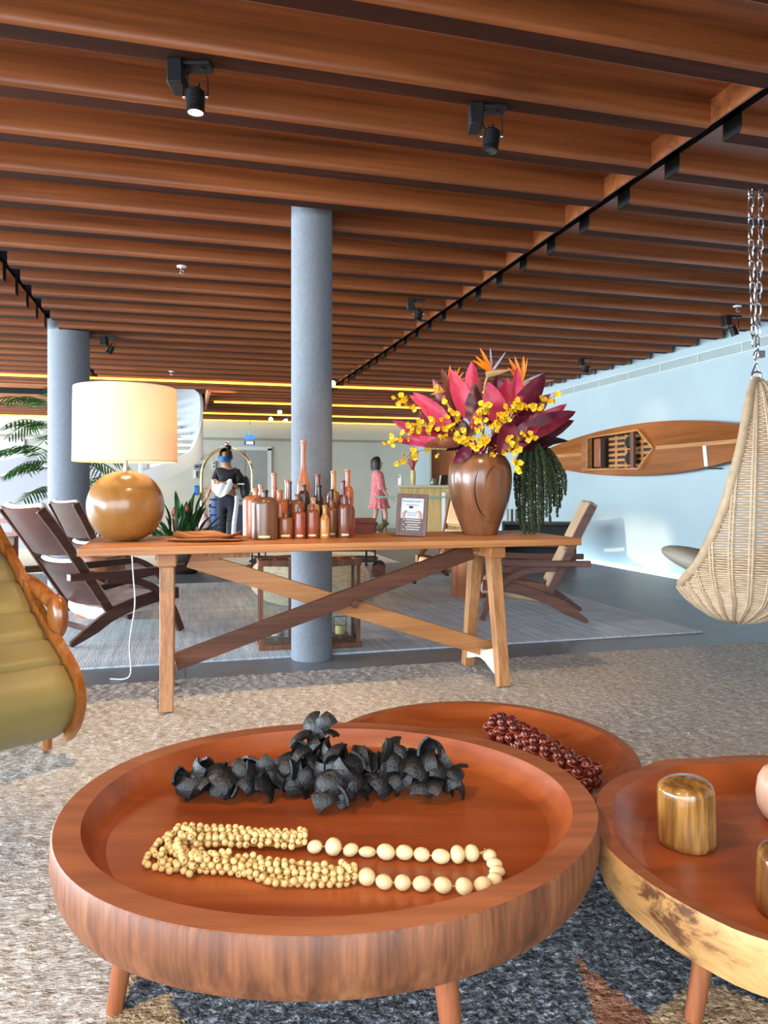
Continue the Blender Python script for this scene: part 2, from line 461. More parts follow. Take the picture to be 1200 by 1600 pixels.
# ------------------------------------------------------------------ rugs
def rug_material(name, d, mdl, l, sc, bmp):
    m, nt, b = base(name, 0.95, 0, 0.1)
    v = coords(nt, sc)
    f = noise_tex(nt, v, 1.0, 5, 0.7, 0.6)
    nt.links.new(ramp(nt, f, [(0.3, d), (0.5, mdl), (0.68, l)]), b.inputs['Base Color'])
    bump(nt, b, noise_tex(nt, v, 1.4, 3, 0.6), bmp, 0.02)
    return m
rb = thing('jute_rug', 'thick looped rug in oatmeal and charcoal under the three wooden tray tables', 'rug', (0, 0, 0))
rm = [rug_material('oatmeal_loops', C(150, 142, 134), C(194, 188, 180), C(224, 219, 212), (30, 84, 60), 0.8),
      rug_material('charcoal_loops', C(36, 36, 40), C(96, 98, 102), C(190, 192, 194), (62, 84, 60), 1.0),
      rug_material('rust_loops', C(120, 74, 52), C(158, 106, 80), C(182, 136, 110), (52, 74, 60), 0.9),
      rug_material('sand_loops', C(150, 116, 84), C(196, 160, 122), C(220, 188, 152), (52, 74, 60), 0.9)]
def tri(p, a, b, c):
    def s(u, v): return (p[0] - v[0]) * (u[1] - v[1]) - (u[0] - v[0]) * (p[1] - v[1])
    x, y, z = s(a, b), s(b, c), s(c, a)
    return (x <= 0 and y <= 0 and z <= 0) or (x >= 0 and y >= 0 and z >= 0)
def rug_colour(x, y):                      # lat, d
    if y > 2.05 + 0.12 * sin(x * 9) or x < -0.52 - (y - 1.5) * 0.1: return 0
    if tri((x, y), (0.40, 1.535), (0.385, 1.30), (0.52, 1.30)): return 2
    for c in (0.60, 1.0):
        if tri((x, y), (c + 0.03, 1.47), (c - 0.20, 1.30), (c + 0.24, 1.30)): return 3
    if tri((x, y), (-0.42, 1.43), (-0.56, 1.33), (-0.36, 1.33)): return 3
    if tri((x, y), (-0.49, 1.56), (-0.62, 1.45), (-0.50, 1.37)): return 3
    return 1
xs = [-2.6 + i * 0.0115 for i in range(0, 534)]; ys = [0.75 + i * 0.0085 for i in range(0, 180)] + [2.28 + (i + 1) * 0.0162 for i in range(100)]
mb = MB(); n = len(xs)
vs = []
for y in ys:
    for x in xs:
        h = noise.noise(Vector((x * 26, y * 62, 0))) * 0.5 + noise.noise(Vector((x * 60, y * 90, 3))) * 0.5
        edge = 0.012 * noise.noise(Vector((x * 14, 7, 0))) if y > 3.86 else 0
        vs.append((x, y + edge, 0.020 + 0.011 * h))
fs, mi = [], []
for j in range(len(ys) - 1):
    for i in range(n - 1):
        fs.append((j * n + i, j * n + i + 1, (j + 1) * n + i + 1, (j + 1) * n + i))
        x, y = xs[i] + 0.005, ys[j] + 0.004
        mi.append(rug_colour(x * CY - y * SY, x * SY + y * CY))
mb.v, mb.f, mb.mi = vs, fs, mi
mb.build('pile', rm, rb, smooth=True, ang=80)
e = MB().box((0.46, ys[-1] - 0.005, 0.009), (6.12, 0.01, 0.018)).box((xs[0] + 0.01, 2.3, 0.009), (0.02, 3.1, 0.018)).box((xs[-1] - 0.01, 2.3, 0.009), (0.02, 3.1, 0.018)); e.build('edge', rm[0], rb)

m, nt, b = base('pale_blue_rug', 0.9, 0, 0.15)
v = coords(nt, (26, 1.6, 1)); f1 = noise_tex(nt, v, 1.0, 5, 0.6)
v2 = coords(nt, (0.5, 7, 1)); f2 = noise_tex(nt, v2, 1.0, 3, 0.6)
c1 = ramp(nt, f1, [(0.3, C(182, 192, 200)), (0.55, C(214, 224, 230)), (0.75, C(234, 240, 243))])
c2 = ramp(nt, f2, [(0.35, (0.86, 0.86, 0.87, 1)), (0.65, (1, 1, 1, 1))])
nt.links.new(mixc(nt, 1.0, c1, c2, 'MULTIPLY'), b.inputs['Base Color'])
bump(nt, b, noise_tex(nt, coords(nt, (120, 30, 1)), 1.0, 2), 0.35, 0.01)
o = MB().box((0.92, 6.10, 0.006), (5.04, 3.56, 0.012)).build('flat_rug', m, bev=0.004)
tag(o, 'large flat pale blue-grey streaked rug beyond the console table', 'rug')

o = MB().box((-0.35, 11.35, 0.006), (6.2, 4.0, 0.012)).build('speckled_rug', plain('cream_speckle', C(226, 222, 208), 0.95, var=0.16, vs=60, bmp=0.2, bs=80), bev=0.004)
tag(o, 'pale cream speckled rug farther back behind the woven pouf', 'rug')

# ------------------------------------------------------------------ ceiling fittings
def ceiling_spot(pos, label, turn, tilt, on, s=1.0):
    t = thing('ceiling_spotlight', label, 'spotlight', pos, turn, 'black ceiling spotlights'); t.scale = (s, s, s)
    MB().box((-0.045, 0, -0.045), (0.055, 0.10, 0.09)).box((0.02, 0, -0.008), (0.12, 0.07, 0.016)).build('mounting_box', M['black'], t, bev=0.004)
    R = Matrix.Rotation(tilt, 3, 'Y'); hc = Vector((0.02, 0, -0.135))
    pts = [Vector((0.052, 0, 0.0)), Vector((0.052, 0, 0.02))]
    br = MB()
    arc = [Vector((0.02 - 0.045, 0, -0.12)), Vector((-0.025, 0, -0.05)), Vector((-0.015, 0, -0.02)), Vector((0.02, 0, -0.012)), Vector((0.055, 0, -0.02)), Vector((0.065, 0, -0.05)), Vector((0.065, 0, -0.12))]
    br.sweep(arc, 0.014, 0.003, (0, 1, 0)); br = br.build('bracket', M['black'], t)
    MB().tube(spline([(-0.02, 0.01, -0.03), (0.0, 0.025, -0.075), (0.03, 0.02, -0.06), (0.022, 0.0, -0.10)], 5), 0.0035, 6).build('cable', M['blackp'], t)
    prof = [(0.0, 0.042), (0.026, 0.042), (0.029, 0.038)]
    for i in range(7):
        z = 0.034 - i * 0.0085
        prof += [(0.0335, z), (0.0335, z - 0.004), (0.030, z - 0.005), (0.030, z - 0.008)]
    prof += [(0.0335, -0.03), (0.0335, -0.044), (0.028, -0.044), (0.026, -0.036), (0, -0.036)]
    lh = MB().lathe(prof, 24, hc, rot=R).build('lamp_head', M['black'], t)
    MB().lathe([(0.0, -0.0375), (0.0265, -0.0375), (0.0265, -0.041), (0, -0.041)], 20, hc, rot=R).build('lens', M['lens'] if on else plain('dark_lens', C(60, 60, 60), 0.2), lh)
    k = MB()
    for sx in (-1, 1): k.lathe([(0, -0.005), (0.006, -0.005), (0.006, 0.005), (0, 0.005)], 10, hc + Vector((sx * 0.042, 0, 0.015)), rot=Matrix.Rotation(pi / 2, 3, 'Y'))
    k.build('knob', M['chrome'], br)
def cz(px, py): return Z(px, py, CEIL)
ceiling_spot(cz(297, 101), 'lit black ceiling spotlight nearest the camera, upper left of the ceiling', -YAW, 0.0, True)
ceiling_spot(cz(760, 168), 'black ceiling spotlight above the flower vase, dark lens, right of the column', -YAW, 0.12, False)
ceiling_spot(cz(650, 468), 'small black ceiling spotlight right of the column, beside the right ceiling gap', -YAW, 0.2, False)
ceiling_spot(cz(170, 526), 'small black ceiling spotlight just right of the left column', -YAW, 0.5, False)
ceiling_spot(cz(1143, 494), 'lit black ceiling spotlight beside the hanging chain, near the white wall', -YAW, -0.4, True)
ceiling_spot(cz(914, 560), 'small black ceiling spotlight farthest along the white wall, right of the bouquet', -YAW, 0.3, False)
def track_lamp(pos, label):
    t = thing('track_lamp', label, 'spotlight', pos, -YAW, 'bright lamps in the ceiling gap')
    MB().cyl((0, 0, 0.16), (0, 0, 0.0), 0.012, 8).build('stem', M['black'], t)
    MB().tube([(0, 0.08, 0.03), (0, -0.07, -0.03)], 0.05, 14).build('lamp_head', M['black'], t)
    MB().tube([(0, -0.0705, -0.03), (0, -0.075, -0.032)], 0.046, 14).build('lens', M['lens'], t)
track_lamp(atY(520, 10.7, CEIL), 'bright lamp in the dark ceiling gap beside the column')
track_lamp(atY(438, 15.0, CEIL), 'bright lamp far back in the ceiling gap, left of the column, upper one')
track_lamp(atY(424, 16.6, CEIL), 'bright lamp farthest back in the ceiling gap, lower one above the blue sign')
def sprinkler(px, py, label):
    t = thing('sprinkler', label, 'sprinkler', cz(px, py) + Vector((0, 0, 0)), 0, 'ceiling sprinklers')
    MB().lathe([(0, 0.0), (0.035, 0.0), (0.035, -0.006), (0.016, -0.010), (0, -0.010)], 20).build('plate', M['white'], t)
    b_ = MB().cyl((0, 0, -0.008), (0, 0, -0.03), 0.009, 10).cyl((0, 0, -0.048), (0, 0, -0.052), 0.018, 12)
    for sx in (-1, 1): b_.tube([(sx * 0.006, 0, -0.028), (sx * 0.014, 0, -0.038), (sx * 0.004, 0, -0.05)], 0.0025, 6)
    b_.build('sprinkler_head', M['chrome'], t)
sprinkler(284, 416, 'small chrome sprinkler in the ceiling left of the column')
sprinkler(268, 580, 'small white sprinkler in the far ceiling above the lamp shade')
sprinkler(1152, 478, 'small white sprinkler in the ceiling beside the hanging chain')

# ------------------------------------------------------------------ far end of the room
sd = thing('lift_door', 'brushed steel lift door in the far wall behind the person with the luggage cart', 'lift door', (0, 0, 0))
a0, a1 = atY(348, YF - 0.02, 0), atY(421, YF - 0.02, 0)
zt = 1 + (HZ - 700) / F * (YF * CY / (1))* 0.98
zt = 1.92
MB().box(((a0.x + a1.x) / 2 - 0.26, YF - 0.015, zt / 2 - 0.02), ((a1.x - a0.x) / 2 - 0.08, 0.02, zt - 0.05)).build('door_panel', M['steel'], sd)
MB().box(((a0.x + a1.x) / 2 + 0.26, YF - 0.015, zt / 2 - 0.02), ((a1.x - a0.x) / 2 - 0.08, 0.02, zt - 0.05)).build('door_panel', M['steel'], sd)
fr = MB().box((a0.x, YF - 0.02, zt / 2), (0.09, 0.05, zt)).box((a1.x, YF - 0.02, zt / 2), (0.09, 0.05, zt)).box(((a0.x + a1.x) / 2, YF - 0.02, zt), (a1.x - a0.x + 0.09, 0.05, 0.09))
fr.build('frame', plain('pale_frame', C(196, 206, 200), 0.5), sd)

def wall_panel(name, px, py, w, h, mat, label, cat, extra=None):
    p = atY(px, YF, 0); d = p.x * SY + p.y * CY; z = 1 + (HZ - py) / F * d; k = d / F
    t = thing(name, label, cat, (p.x, YF, z))
    MB().box((0, -0.025, 0), (w * k, 0.05, h * k)).build('casing', mat, t, bev=0.006)
    if extra: 
        mb = MB()
        for (u, vv, a, c) in extra[0]: mb.box((u * k, -0.053, vv * k), (a * k, 0.008, c * k))
        mb.build(extra[1], extra[2], t)
    return t
wall_panel('fire_alarm', 309, 714, 8, 9, plain('alarm_red', C(140, 70, 64), 0.5), 'dull red alarm box on the far wall, topmost of the column of devices', 'alarm box', ([(0, 0, 3, 3)], 'button', M['white']))
wall_panel('grey_box', 308, 729, 10, 8, plain('box_grey', C(130, 134, 140), 0.5), 'grey wall box directly under the red alarm box', 'wall box', ([(0, 0, 6, 2)], 'slot', M['black']))
wall_panel('soap_dispenser', 306, 741, 6, 13, plain('disp_white', C(210, 212, 212), 0.4), 'white and black dispenser on the far wall below the grey box', 'dispenser', ([(1.6, 0, 2.0, 10)], 'window', M['black']))
wall_panel('blue_notice', 306.5, 766, 5.5, 15, plain('notice_blue', C(20, 130, 220), 0.4), 'narrow blue notice on the far wall, lowest in the column of devices', 'notice', ([(0, 6.2, 5, 1.2), (0, -6.2, 5, 1.2)], 'border', plain('notice_navy', C(20, 40, 130), 0.5)))
wall_panel('call_panel', 334, 727, 6, 14, plain('panel_silver', C(190, 196, 192), 0.4), 'silver lift call panel on the wall left of the lift door', 'call panel', ([(0, 3.5, 2, 2), (0, -2.5, 2, 2)], 'button', M['black']))
g = atY(390, YF - 0.4, 0); dg_ = g.x * SY + g.y * CY; kk = dg_ / F
t = thing('lift_sign', 'hanging sign with a blue panel over a white panel, above the lift door', 'sign', (g.x, g.y, 1 + (HZ - 683) * kk))
MB().box((0, 0, 0), (14 * kk, 0.03, 7 * kk)).build('blue_panel', emit('sign_blue', C(64, 150, 235), 0.5), t)
MB().box((0, 0, -9 * kk), (16 * kk, 0.03, 6 * kk)).build('white_panel', plain('sign_navy', C(24, 70, 200), 0.4), t)
MB().box((0, -0.018, -9 * kk), (11 * kk, 0.01, 4.4 * kk)).build('lettering_field', emit('sign_white', C(225, 238, 250), 0.5), t)
MB().cyl((0, 0, 3 * kk), (0, 0, CEIL - (1 + (HZ - 683) * kk)), 0.01, 8).build('rod', M['chrome'], t)
# framed white panel at the left of the far wall
p0 = atY(-30, YF, 0); p1 = atY(37, YF, 0)
t = thing('wall_frame', 'large white framed panel on the far wall left of the palm', 'frame', ((p0.x + p1.x) / 2, YF, 1.62))
w_ = p1.x - p0.x
MB().box((0, -0.03, 0.40), (w_, 0.06, 0.05)).box((0, -0.03, -0.40), (w_, 0.06, 0.05)).box((-w_ / 2, -0.03, 0), (0.05, 0.06, 0.85)).box((w_ / 2, -0.03, 0), (0.05, 0.06, 0.85)).build('frame', plain('frame_grey', C(196, 204, 206), 0.5), t)
MB().box((0, -0.012, 0), (w_ - 0.04, 0.02, 0.78)).build('panel', plain('panel_white', C(226, 232, 232), 0.4), t)

# curved stair with a solid pale parapet
st = thing('curved_stair', 'pale grey spiral stair with a solid curved parapet rising behind the table lamp', 'stair', W(-4.28, 13.1))
R1 = 0.98
def stz(a): return 0.52 + (a / (2 * pi)) * 2.55                   # height of the stringer along the turn
# angle a runs from the left, round the near side, to the right, and back round the far side
A0, A1 = -0.55, 2 * pi * 0.93
def sp(a, r, z): return Vector((-r * cos(a), -r * sin(a), z))
stm = plain('stair_steel', C(184, 190, 196), 0.5)
N = 72; rows = []
for i in range(N + 1):
    a = A0 + (A1 - A0) * i / N; z = stz(a)
    z0, z1 = max(0.0, z - 0.17), min(3.3, z + 0.10 + 0.75 * max(0.0, min(1.0, (a - 2.5) / 0.8)))
    z1 = max(z1, z0 + 0.05)
    rows.append([sp(a, R1, z0), sp(a, R1, z0 + (z1 - z0) * 0.5), sp(a, R1, z1)])
MB().slab(rows, 0.05, 1).build('parapet', stm, st)
plain('rail_white', C(214, 218, 220), 0.4)
for i in range(19):
    a = 0.0 + i * (A1 / 19); z = stz(a) + 0.02
    if z > 3.0: break
    tr = MB(); da = 0.30
    tr.slab([[sp(a + da * u, 0.22, z), sp(a + da * u, R1 - 0.01, z)] for u in (0, 0.5, 1)], 0.05, 1)
    tr.build('tread', plain('tread_white', C(226, 228, 228), 0.5) if i == 0 else bpy.data.materials['tread_white'], st)
MB().cyl((0, 0, 0), (0, 0, 3.4), 0.09, 20).build('newel_post', stm, st)
# grey ramp wall running to the stair from the left
p0, p1 = atY(-60, 12.9, 0), atY(120, 12.0, 0)
t = thing('stair_side_wall', 'sloping grey side wall with a white handrail left of the big column', 'side wall', (0, 0, 0))
q0, q1 = W(-7.3, 11.9), W(-4.75, 12.35)
nn = Vector((-(q1 - q0).y, (q1 - q0).x, 0)).normalized() * 0.06
vs = [q0 - nn, q1 - nn, q1 - nn + Vector((0, 0, 1.80)), q0 - nn + Vector((0, 0, 1.20)), q0 + nn, q1 + nn, q1 + nn + Vector((0, 0, 1.80)), q0 + nn + Vector((0, 0, 1.20))]
mb = MB(); mb.add(vs, [(0, 1, 2, 3), (7, 6, 5, 4), (3, 2, 6, 7), (1, 0, 4, 5), (1, 5, 6, 2), (4, 0, 3, 7)]); mb.build('wall_panel', plain('side_grey', C(150, 152, 160), 0.6), t)
MB().tube([q0 - nn * 2.0 + Vector((0, 0, 0.95)), q1 - nn * 2.0 + Vector((0, 0, 1.55))], 0.022, 10).build('handrail', bpy.data.materials['rail_white'], t)

# reception desk
dk = thing('reception_desk', 'pale wood reception desk with a grey counter behind the framed notice', 'desk', W(1.25, 14.2), head(4))
M['oak'] = wood('pale_oak', C(176, 142, 80), C(206, 172, 108), C(220, 190, 130), 'Z', 0.5, 7, 0.7)
MB().box((0.2, 0.35, 0.5), (2.3, 0.66, 1.0)).build('desk_body', M['oak'], dk, bev=0.01)
MB().box((0.25, 0.32, 1.025), (2.6, 0.86, 0.05)).build('countertop', plain('counter_grey', C(176, 166, 140), 0.5, var=0.06), dk, bev=0.006)
MB().box((-0.75, -0.02, 0.82), (1.35, 0.25, 0.03)).build('glass_shelf', plain('green_glass', C(120, 150, 132), 0.2), dk)
MB().box((-0.10, -0.10, 0.46), (0.07, 0.07, 0.90)).build('leg', plain('white_post', C(222, 224, 228), 0.4), dk, bev=0.006)
# orange shelf niche behind it
nz = thing('display_niche', 'orange wooden display niche behind the reception counter', 'niche', W(1.62, 15.2, 0), head(4))
M['orange'] = wood('orange_panel', C(168, 84, 30), C(196, 104, 42), C(210, 122, 58), 'Z', 0.5, 4, 0.6)
MB().box((0.08, 0.3, 1.35), (1.5, 0.03, 0.90)).build('back_panel', M['orange'], nz)
MB().box((-0.66, 0.12, 1.35), (0.04, 0.38, 0.90)).box((0.82, 0.12, 1.35), (0.04, 0.38, 0.90)).box((0.08, 0.12, 1.80), (1.52, 0.38, 0.04)).build('frame', plain('niche_frame', C(176, 170, 160), 0.6), nz)
MB().box((0.08, 0.12, 0.45), (1.52, 0.38, 0.90)).build('cabinet', M['oak'], nz)
# on the counter
def on_desk(px, d): return W((px - 600) / F * d, d, 1.05)
t = thing('pump_bottle', 'small white pump bottle on the reception counter', 'bottle', on_desk(626, 14.4))
MB().lathe([(0, 0), (0.045, 0), (0.05, 0.01), (0.05, 0.12), (0.035, 0.14), (0.014, 0.145), (0.014, 0.16), (0, 0.16)], 16).build('body', M['white'], t)
MB().cyl((0, 0, 0.16), (0, 0, 0.205), 0.008, 8).box((-0.02, 0, 0.205), (0.06, 0.02, 0.014)).build('pump', M['white'], t)
t = thing('slim_vase', 'slim pale gold vase on the reception counter', 'vase', on_desk(645.5, 14.4))
MB().lathe([(0, 0), (0.035, 0), (0.045, 0.02), (0.052, 0.16), (0.045, 0.27), (0.048, 0.29), (0.042, 0.29), (0.03, 0.2), (0, 0.1)], 18).build('body', plain('gold_vase', C(206, 180, 120), 0.4, var=0.1, vs=12), t)
t = thing('dried_flowers', 'spray of thin red dried flowers in the slim pale vase', 'flowers', on_desk(645.5, 14.4) + Vector((0, 0, 0.12)))
random.seed(4); mb = MB()
for i in range(26):
    a = random.uniform(0, 2 * pi); r = random.uniform(0.02, 0.14); h = random.uniform(0.3, 0.55)
    mb.tube([(0, 0, 0), (r * 0.3 * cos(a), r * 0.3 * sin(a), h * 0.6), (r * cos(a), r * sin(a), h)], 0.005, 5)
    mb.ball((r * cos(a), r * sin(a), h), (0.012, 0.012, 0.03), 6, 4)
mb.build('stems', plain('dried_red', C(186, 74, 58), 0.7, var=0.2), t)
t = thing('photo_frame', 'dark photo frame leaning at a slant in front of the orange niche', 'photo frame', W(1.185, 14.75, 1.05), head(25))
R_ = Euler((-0.35, 0, 0))
MB().box((0, 0.03, 0.10), (0.16, 0.02, 0.21), R_).build('frame', M['black'], t)
MB().box((-0.07, 0.02, 0.10), (0.03, 0.03, 0.20), R_).build('pale_edge', plain('frame_cream', C(226, 220, 200), 0.5), t)
t = thing('small_pot', 'small silvery pot beside the dark photo frame', 'pot', on_desk(677, 14.35))
MB().lathe([(0, 0), (0.05, 0), (0.065, 0.05), (0.05, 0.09), (0.045, 0.13), (0.02, 0.14), (0, 0.14)], 14).build('body', plain('pot_silver', C(120, 124, 116), 0.3, 0.6), t)
# dark cabinet with books seen behind the vase
cb = thing('low_bookcase', 'low dark bookcase by the white wall, seen behind the vase and green tails', 'bookcase', W(2.02, 9.6), head(10))
MB().box((0, 0.2, 0.53), (0.95, 0.4, 0.03)).box((0, 0.2, 0.24), (0.95, 0.4, 0.03)).box((-0.46, 0.2, 0.27), (0.03, 0.4, 0.54)).box((0.46, 0.2, 0.27), (0.03, 0.4, 0.54)).box((0, 0.39, 0.27), (0.95, 0.02, 0.54)).build('carcass', plain('bookcase_dark', C(52, 50, 48), 0.5), cb)
random.seed(8)
for i in range(9):
    h = random.uniform(0.16, 0.22); x = -0.40 + i * 0.055
    o = MB().box((0, 0, h / 2), (0.032, 0.16, h)).build('book', plain('book_cover_%d' % i, C(*random.choice(((60, 70, 64), (120, 112, 100), (84, 60, 46), (160, 154, 146), (40, 52, 60)))), 0.6), None, bev=0.002)
    o.location = cb.location + Matrix.Rotation(head(10), 3, 'Z') @ Vector((x, 0.14, 0.545)); o.rotation_euler = (0, 0, head(10))
    tag(o, 'small upright book in the row on top of the dark low bookcase', 'book', 'books on the low bookcase')

# benches at the far left
bn = thing('slatted_bench', 'low bench with a dark red top rail and pale seat at the far left edge', 'bench', W(-5.25, 8.7), head(12))
MB().box((0, 0.35, 0.60), (1.6, 0.05, 0.06)).box((0, 0.33, 0.44), (1.6, 0.03, 0.04)).build('back_rail', plain('red_wood', C(110, 52, 40), 0.5), bn)
MB().box((0, 0.0, 0.36), (1.55, 0.62, 0.12)).build('seat_cushion', M['edge'], bn, bev=0.03)
for sx in (-0.74, 0.74):
    for sy in (-0.27, 0.35): MB().box((sx, sy, 0.31 if sy > 0 else 0.15), (0.05, 0.05, 0.62 if sy > 0 else 0.30)).build('leg', bpy.data.materials['red_wood'], bn)
MB().box((0, 0, 0.27), (1.5, 0.55, 0.05)).build('seat_frame', bpy.data.materials['red_wood'], bn)

# ------------------------------------------------------------------ console table
TZ = 0.743
ct = thing('console_table', 'long honey-coloured wooden console table on splayed legs with crossed braces', 'table', (0.75, 3.68, 0))
def L(x, y, z): return Vector((x - 0.75, y - 3.68, z))
top = MB()
for y0, y1 in ((3.35, 3.592), (3.596, 3.838), (3.842, 4.08)):
    top.box(L(0.75, (y0 + y1) / 2, TZ - 0.018), (2.39, y1 - y0, 0.036))
top.build('tabletop', M['table'], ct, bev=0.004)
RUG = 0.022
for x in (-0.08, 1.51):
    MB().box(L(x, 3.585, TZ - 0.066), (0.085, 0.36, 0.060)).build('cleat', M['table'], ct, bev=0.006)
    for yb, yt in ((3.345, 3.47), (3.815, 3.70)):
        MB().sweep([L(x, yb, RUG), L(x, (yb + yt) / 2, 0.34), L(x, yt, TZ - 0.09)], [0.058, 0.060, 0.064], [0.058, 0.060, 0.064], (1, 0, 0)).build('leg', M['tablez'], ct, bev=0.004)
MB().bar(L(0.02, 3.60, 0.665), L(1.56, 3.60, 0.145), 0.034, 0.085).build('brace', M['table'], ct, bev=0.003)
MB().bar(L(-0.045, 3.535, 0.195), L(1.42, 3.535, 0.675), 0.034, 0.080).build('brace', M['brace'], ct, bev=0.003)
MB().bar(L(0.10, 3.585, TZ - 0.056), L(0.30, 3.585, TZ - 0.056), 0.05, 0.04).bar(L(1.28, 3.585, TZ - 0.056), L(1.47, 3.585, TZ - 0.056), 0.05, 0.04).build('rail', M['tablez'], ct)
# rounded pale stretcher that joins the right-hand legs
mb = MB(); rows = []
for i in range(9):
    u = i / 8; y = 3.80 - 0.44 * u; h = 0.045 + 0.022 * cos(2 * pi * u)
    rows.append([L(1.50 - 0.012, y, 0.135 - h), L(1.50 + 0.012, y, 0.135 - h), L(1.50 + 0.012, y, 0.135 + h), L(1.50 - 0.012, y, 0.135 + h)])
mb.sheet(rows, True); mb.f += [(0, 1, 2, 3), (35, 34, 33, 32)]; mb.mi += [0, 0]
mb.build('stretcher', plain('pale_wood', C(214, 200, 178), 0.55, var=0.08, vs=20), ct)
MB().cyl(L(0.80, 3.50, 0.43), L(0.80, 3.64, 0.43), 0.02, 12).build('bolt', M['brace'], ct)

# ------------------------------------------------------------------ table lamp
lp = W((196.5 - 600) / F * 3.55, 3.55, TZ)
lm = thing('table_lamp', 'table lamp with a turned wooden ball base and a cream drum shade', 'lamp', lp)
M['ball'] = wood('lamp_ball_wood', C(124, 84, 38), C(158, 110, 54), C(180, 132, 74), 'Z', 0.26, 3.2, 1.6, coat=0.35, pores=0.1)
prof = []
for i in range(33):
    a = -pi / 2 + pi * i / 32
    r = 0.179 * (abs(cos(a)) ** 0.86); z = 0.168 + 0.170 * sin(a)
    prof.append((max(r, 0.0), max(z, 0.0)))
prof[0] = (0, 0.0)
MB().lathe(prof, 48).build('base', M['ball'], lm)
MB().cyl((0, 0, 0.335), (0, 0, 0.43), 0.010, 14).build('stem', M['steel'], lm)
SB, ST = 0.383, 0.735
m, nt, b = base('cream_linen', 0.85, 0, 0.2)
b.inputs['Base Color'].default_value = C(246, 236, 218)
tb = nt.nodes.new('ShaderNodeBsdfTranslucent'); tb.inputs['Color'].default_value = C(250, 226, 190)
mx = nt.nodes.new('ShaderNodeMixShader'); mx.inputs[0].default_value = 0.4
out = nt.nodes['Material Output']
nt.links.new(b.outputs[0], mx.inputs[1]); nt.links.new(tb.outputs[0], mx.inputs[2]); nt.links.new(mx.outputs[0], out.inputs[0])
bump(nt, b, noise_tex(nt, coords(nt, (30, 30, 500)), 1.0, 2), 0.15, 0.003)
rows = [[Vector((r * cos(2 * pi * k / 56), r * sin(2 * pi * k / 56), z)) for k in range(57)] for r, z in ((0.238, SB), (0.2365, (SB + ST) / 2), (0.234, ST))]
MB().slab(rows, 0.003, -1).build('lamp_shade', m, lm)
lsh = [o for o in lm.children if o.name.startswith('lamp_shade')][0]
rg = MB()
rg.tube([(0.2375 * cos(a), 0.2375 * sin(a), SB) for a in [2 * pi * k / 48 for k in range(48)]], 0.003, 6, closed=True)
rg.tube([(0.2335 * cos(a), 0.2335 * sin(a), ST) for a in [2 * pi * k / 48 for k in range(48)]], 0.003, 6, closed=True)
rg.build('shade_ring', plain('shade_trim', C(226, 204, 172), 0.7), lsh)
sp_ = MB()
for k in range(3):
    a = radians(20 + 120 * k); sp_.tube([(0.02 * cos(a), 0.02 * sin(a), SB + 0.05), (0.12 * cos(a), 0.12 * sin(a), SB + 0.035), (0.234 * cos(a), 0.234 * sin(a), SB + 0.01)], 0.003, 6)
sp_.build('shade_carrier', M['black'], lsh)
sock = MB().lathe([(0, 0.40), (0.024, 0.40), (0.024, 0.47), (0.018, 0.475), (0, 0.475)], 18).build('socket', M['blackp'], lm)
MB().ball((0, 0, 0.525), (0.035, 0.035, 0.05), 16, 10).build('bulb', emit('warm_bulb', (1.0, 0.72, 0.4, 1), 6), sock)
point('lamp_light', lp + Vector((0, 0, 0.62)), 6, (1.0, 0.74, 0.46), 0.05)
c0 = Vector((0.0, 0.17, 0.01))
yb = 4.115 - lp.y
cord = spline([c0, (0.0, 0.22, 0.006), (0.0, yb - 0.012, 0.007), (0.0, yb, -0.02), (0.01, yb + 0.005, -0.20), (0.02, yb - 0.02, -0.36), (-0.005, yb - 0.05, -0.56), (0.0, yb - 0.10, -TZ + 0.028), (-0.10, yb - 0.05, -TZ + 0.006)], 8)
MB().tube(cord, 0.0035, 6).build('cord', M['white'], lm)

# ------------------------------------------------------------------ wooden bottles
BW = {}
def bottle_mat(key):
    if key not in BW:
        rgb = {'salmon': (206, 126, 82), 'orange': (200, 108, 56), 'rust': (150, 74, 46), 'tan': (206, 156, 104), 'brown': (122, 70, 46), 'dark': (74, 44, 36), 'black': (40, 34, 32),
               'red': (130, 46, 36), 'purple': (112, 34, 52), 'honey': (204, 140, 70), 'walnut': (116, 78, 50), 'umber': (142, 84, 48)}[key]
        d = tuple(int(x * 0.74) for x in rgb); l = tuple(min(255, int(x * 1.16)) for x in rgb)
        BW[key] = wood('bottle_wood_' + key, C(*d), C(*rgb), C(*l), 'Z', 0.3, 30, 3.0, coat=0.3, pores=0.22)
    return BW[key]
M['tagp'] = plain('bottle_label', C(226, 206, 160), 0.5)
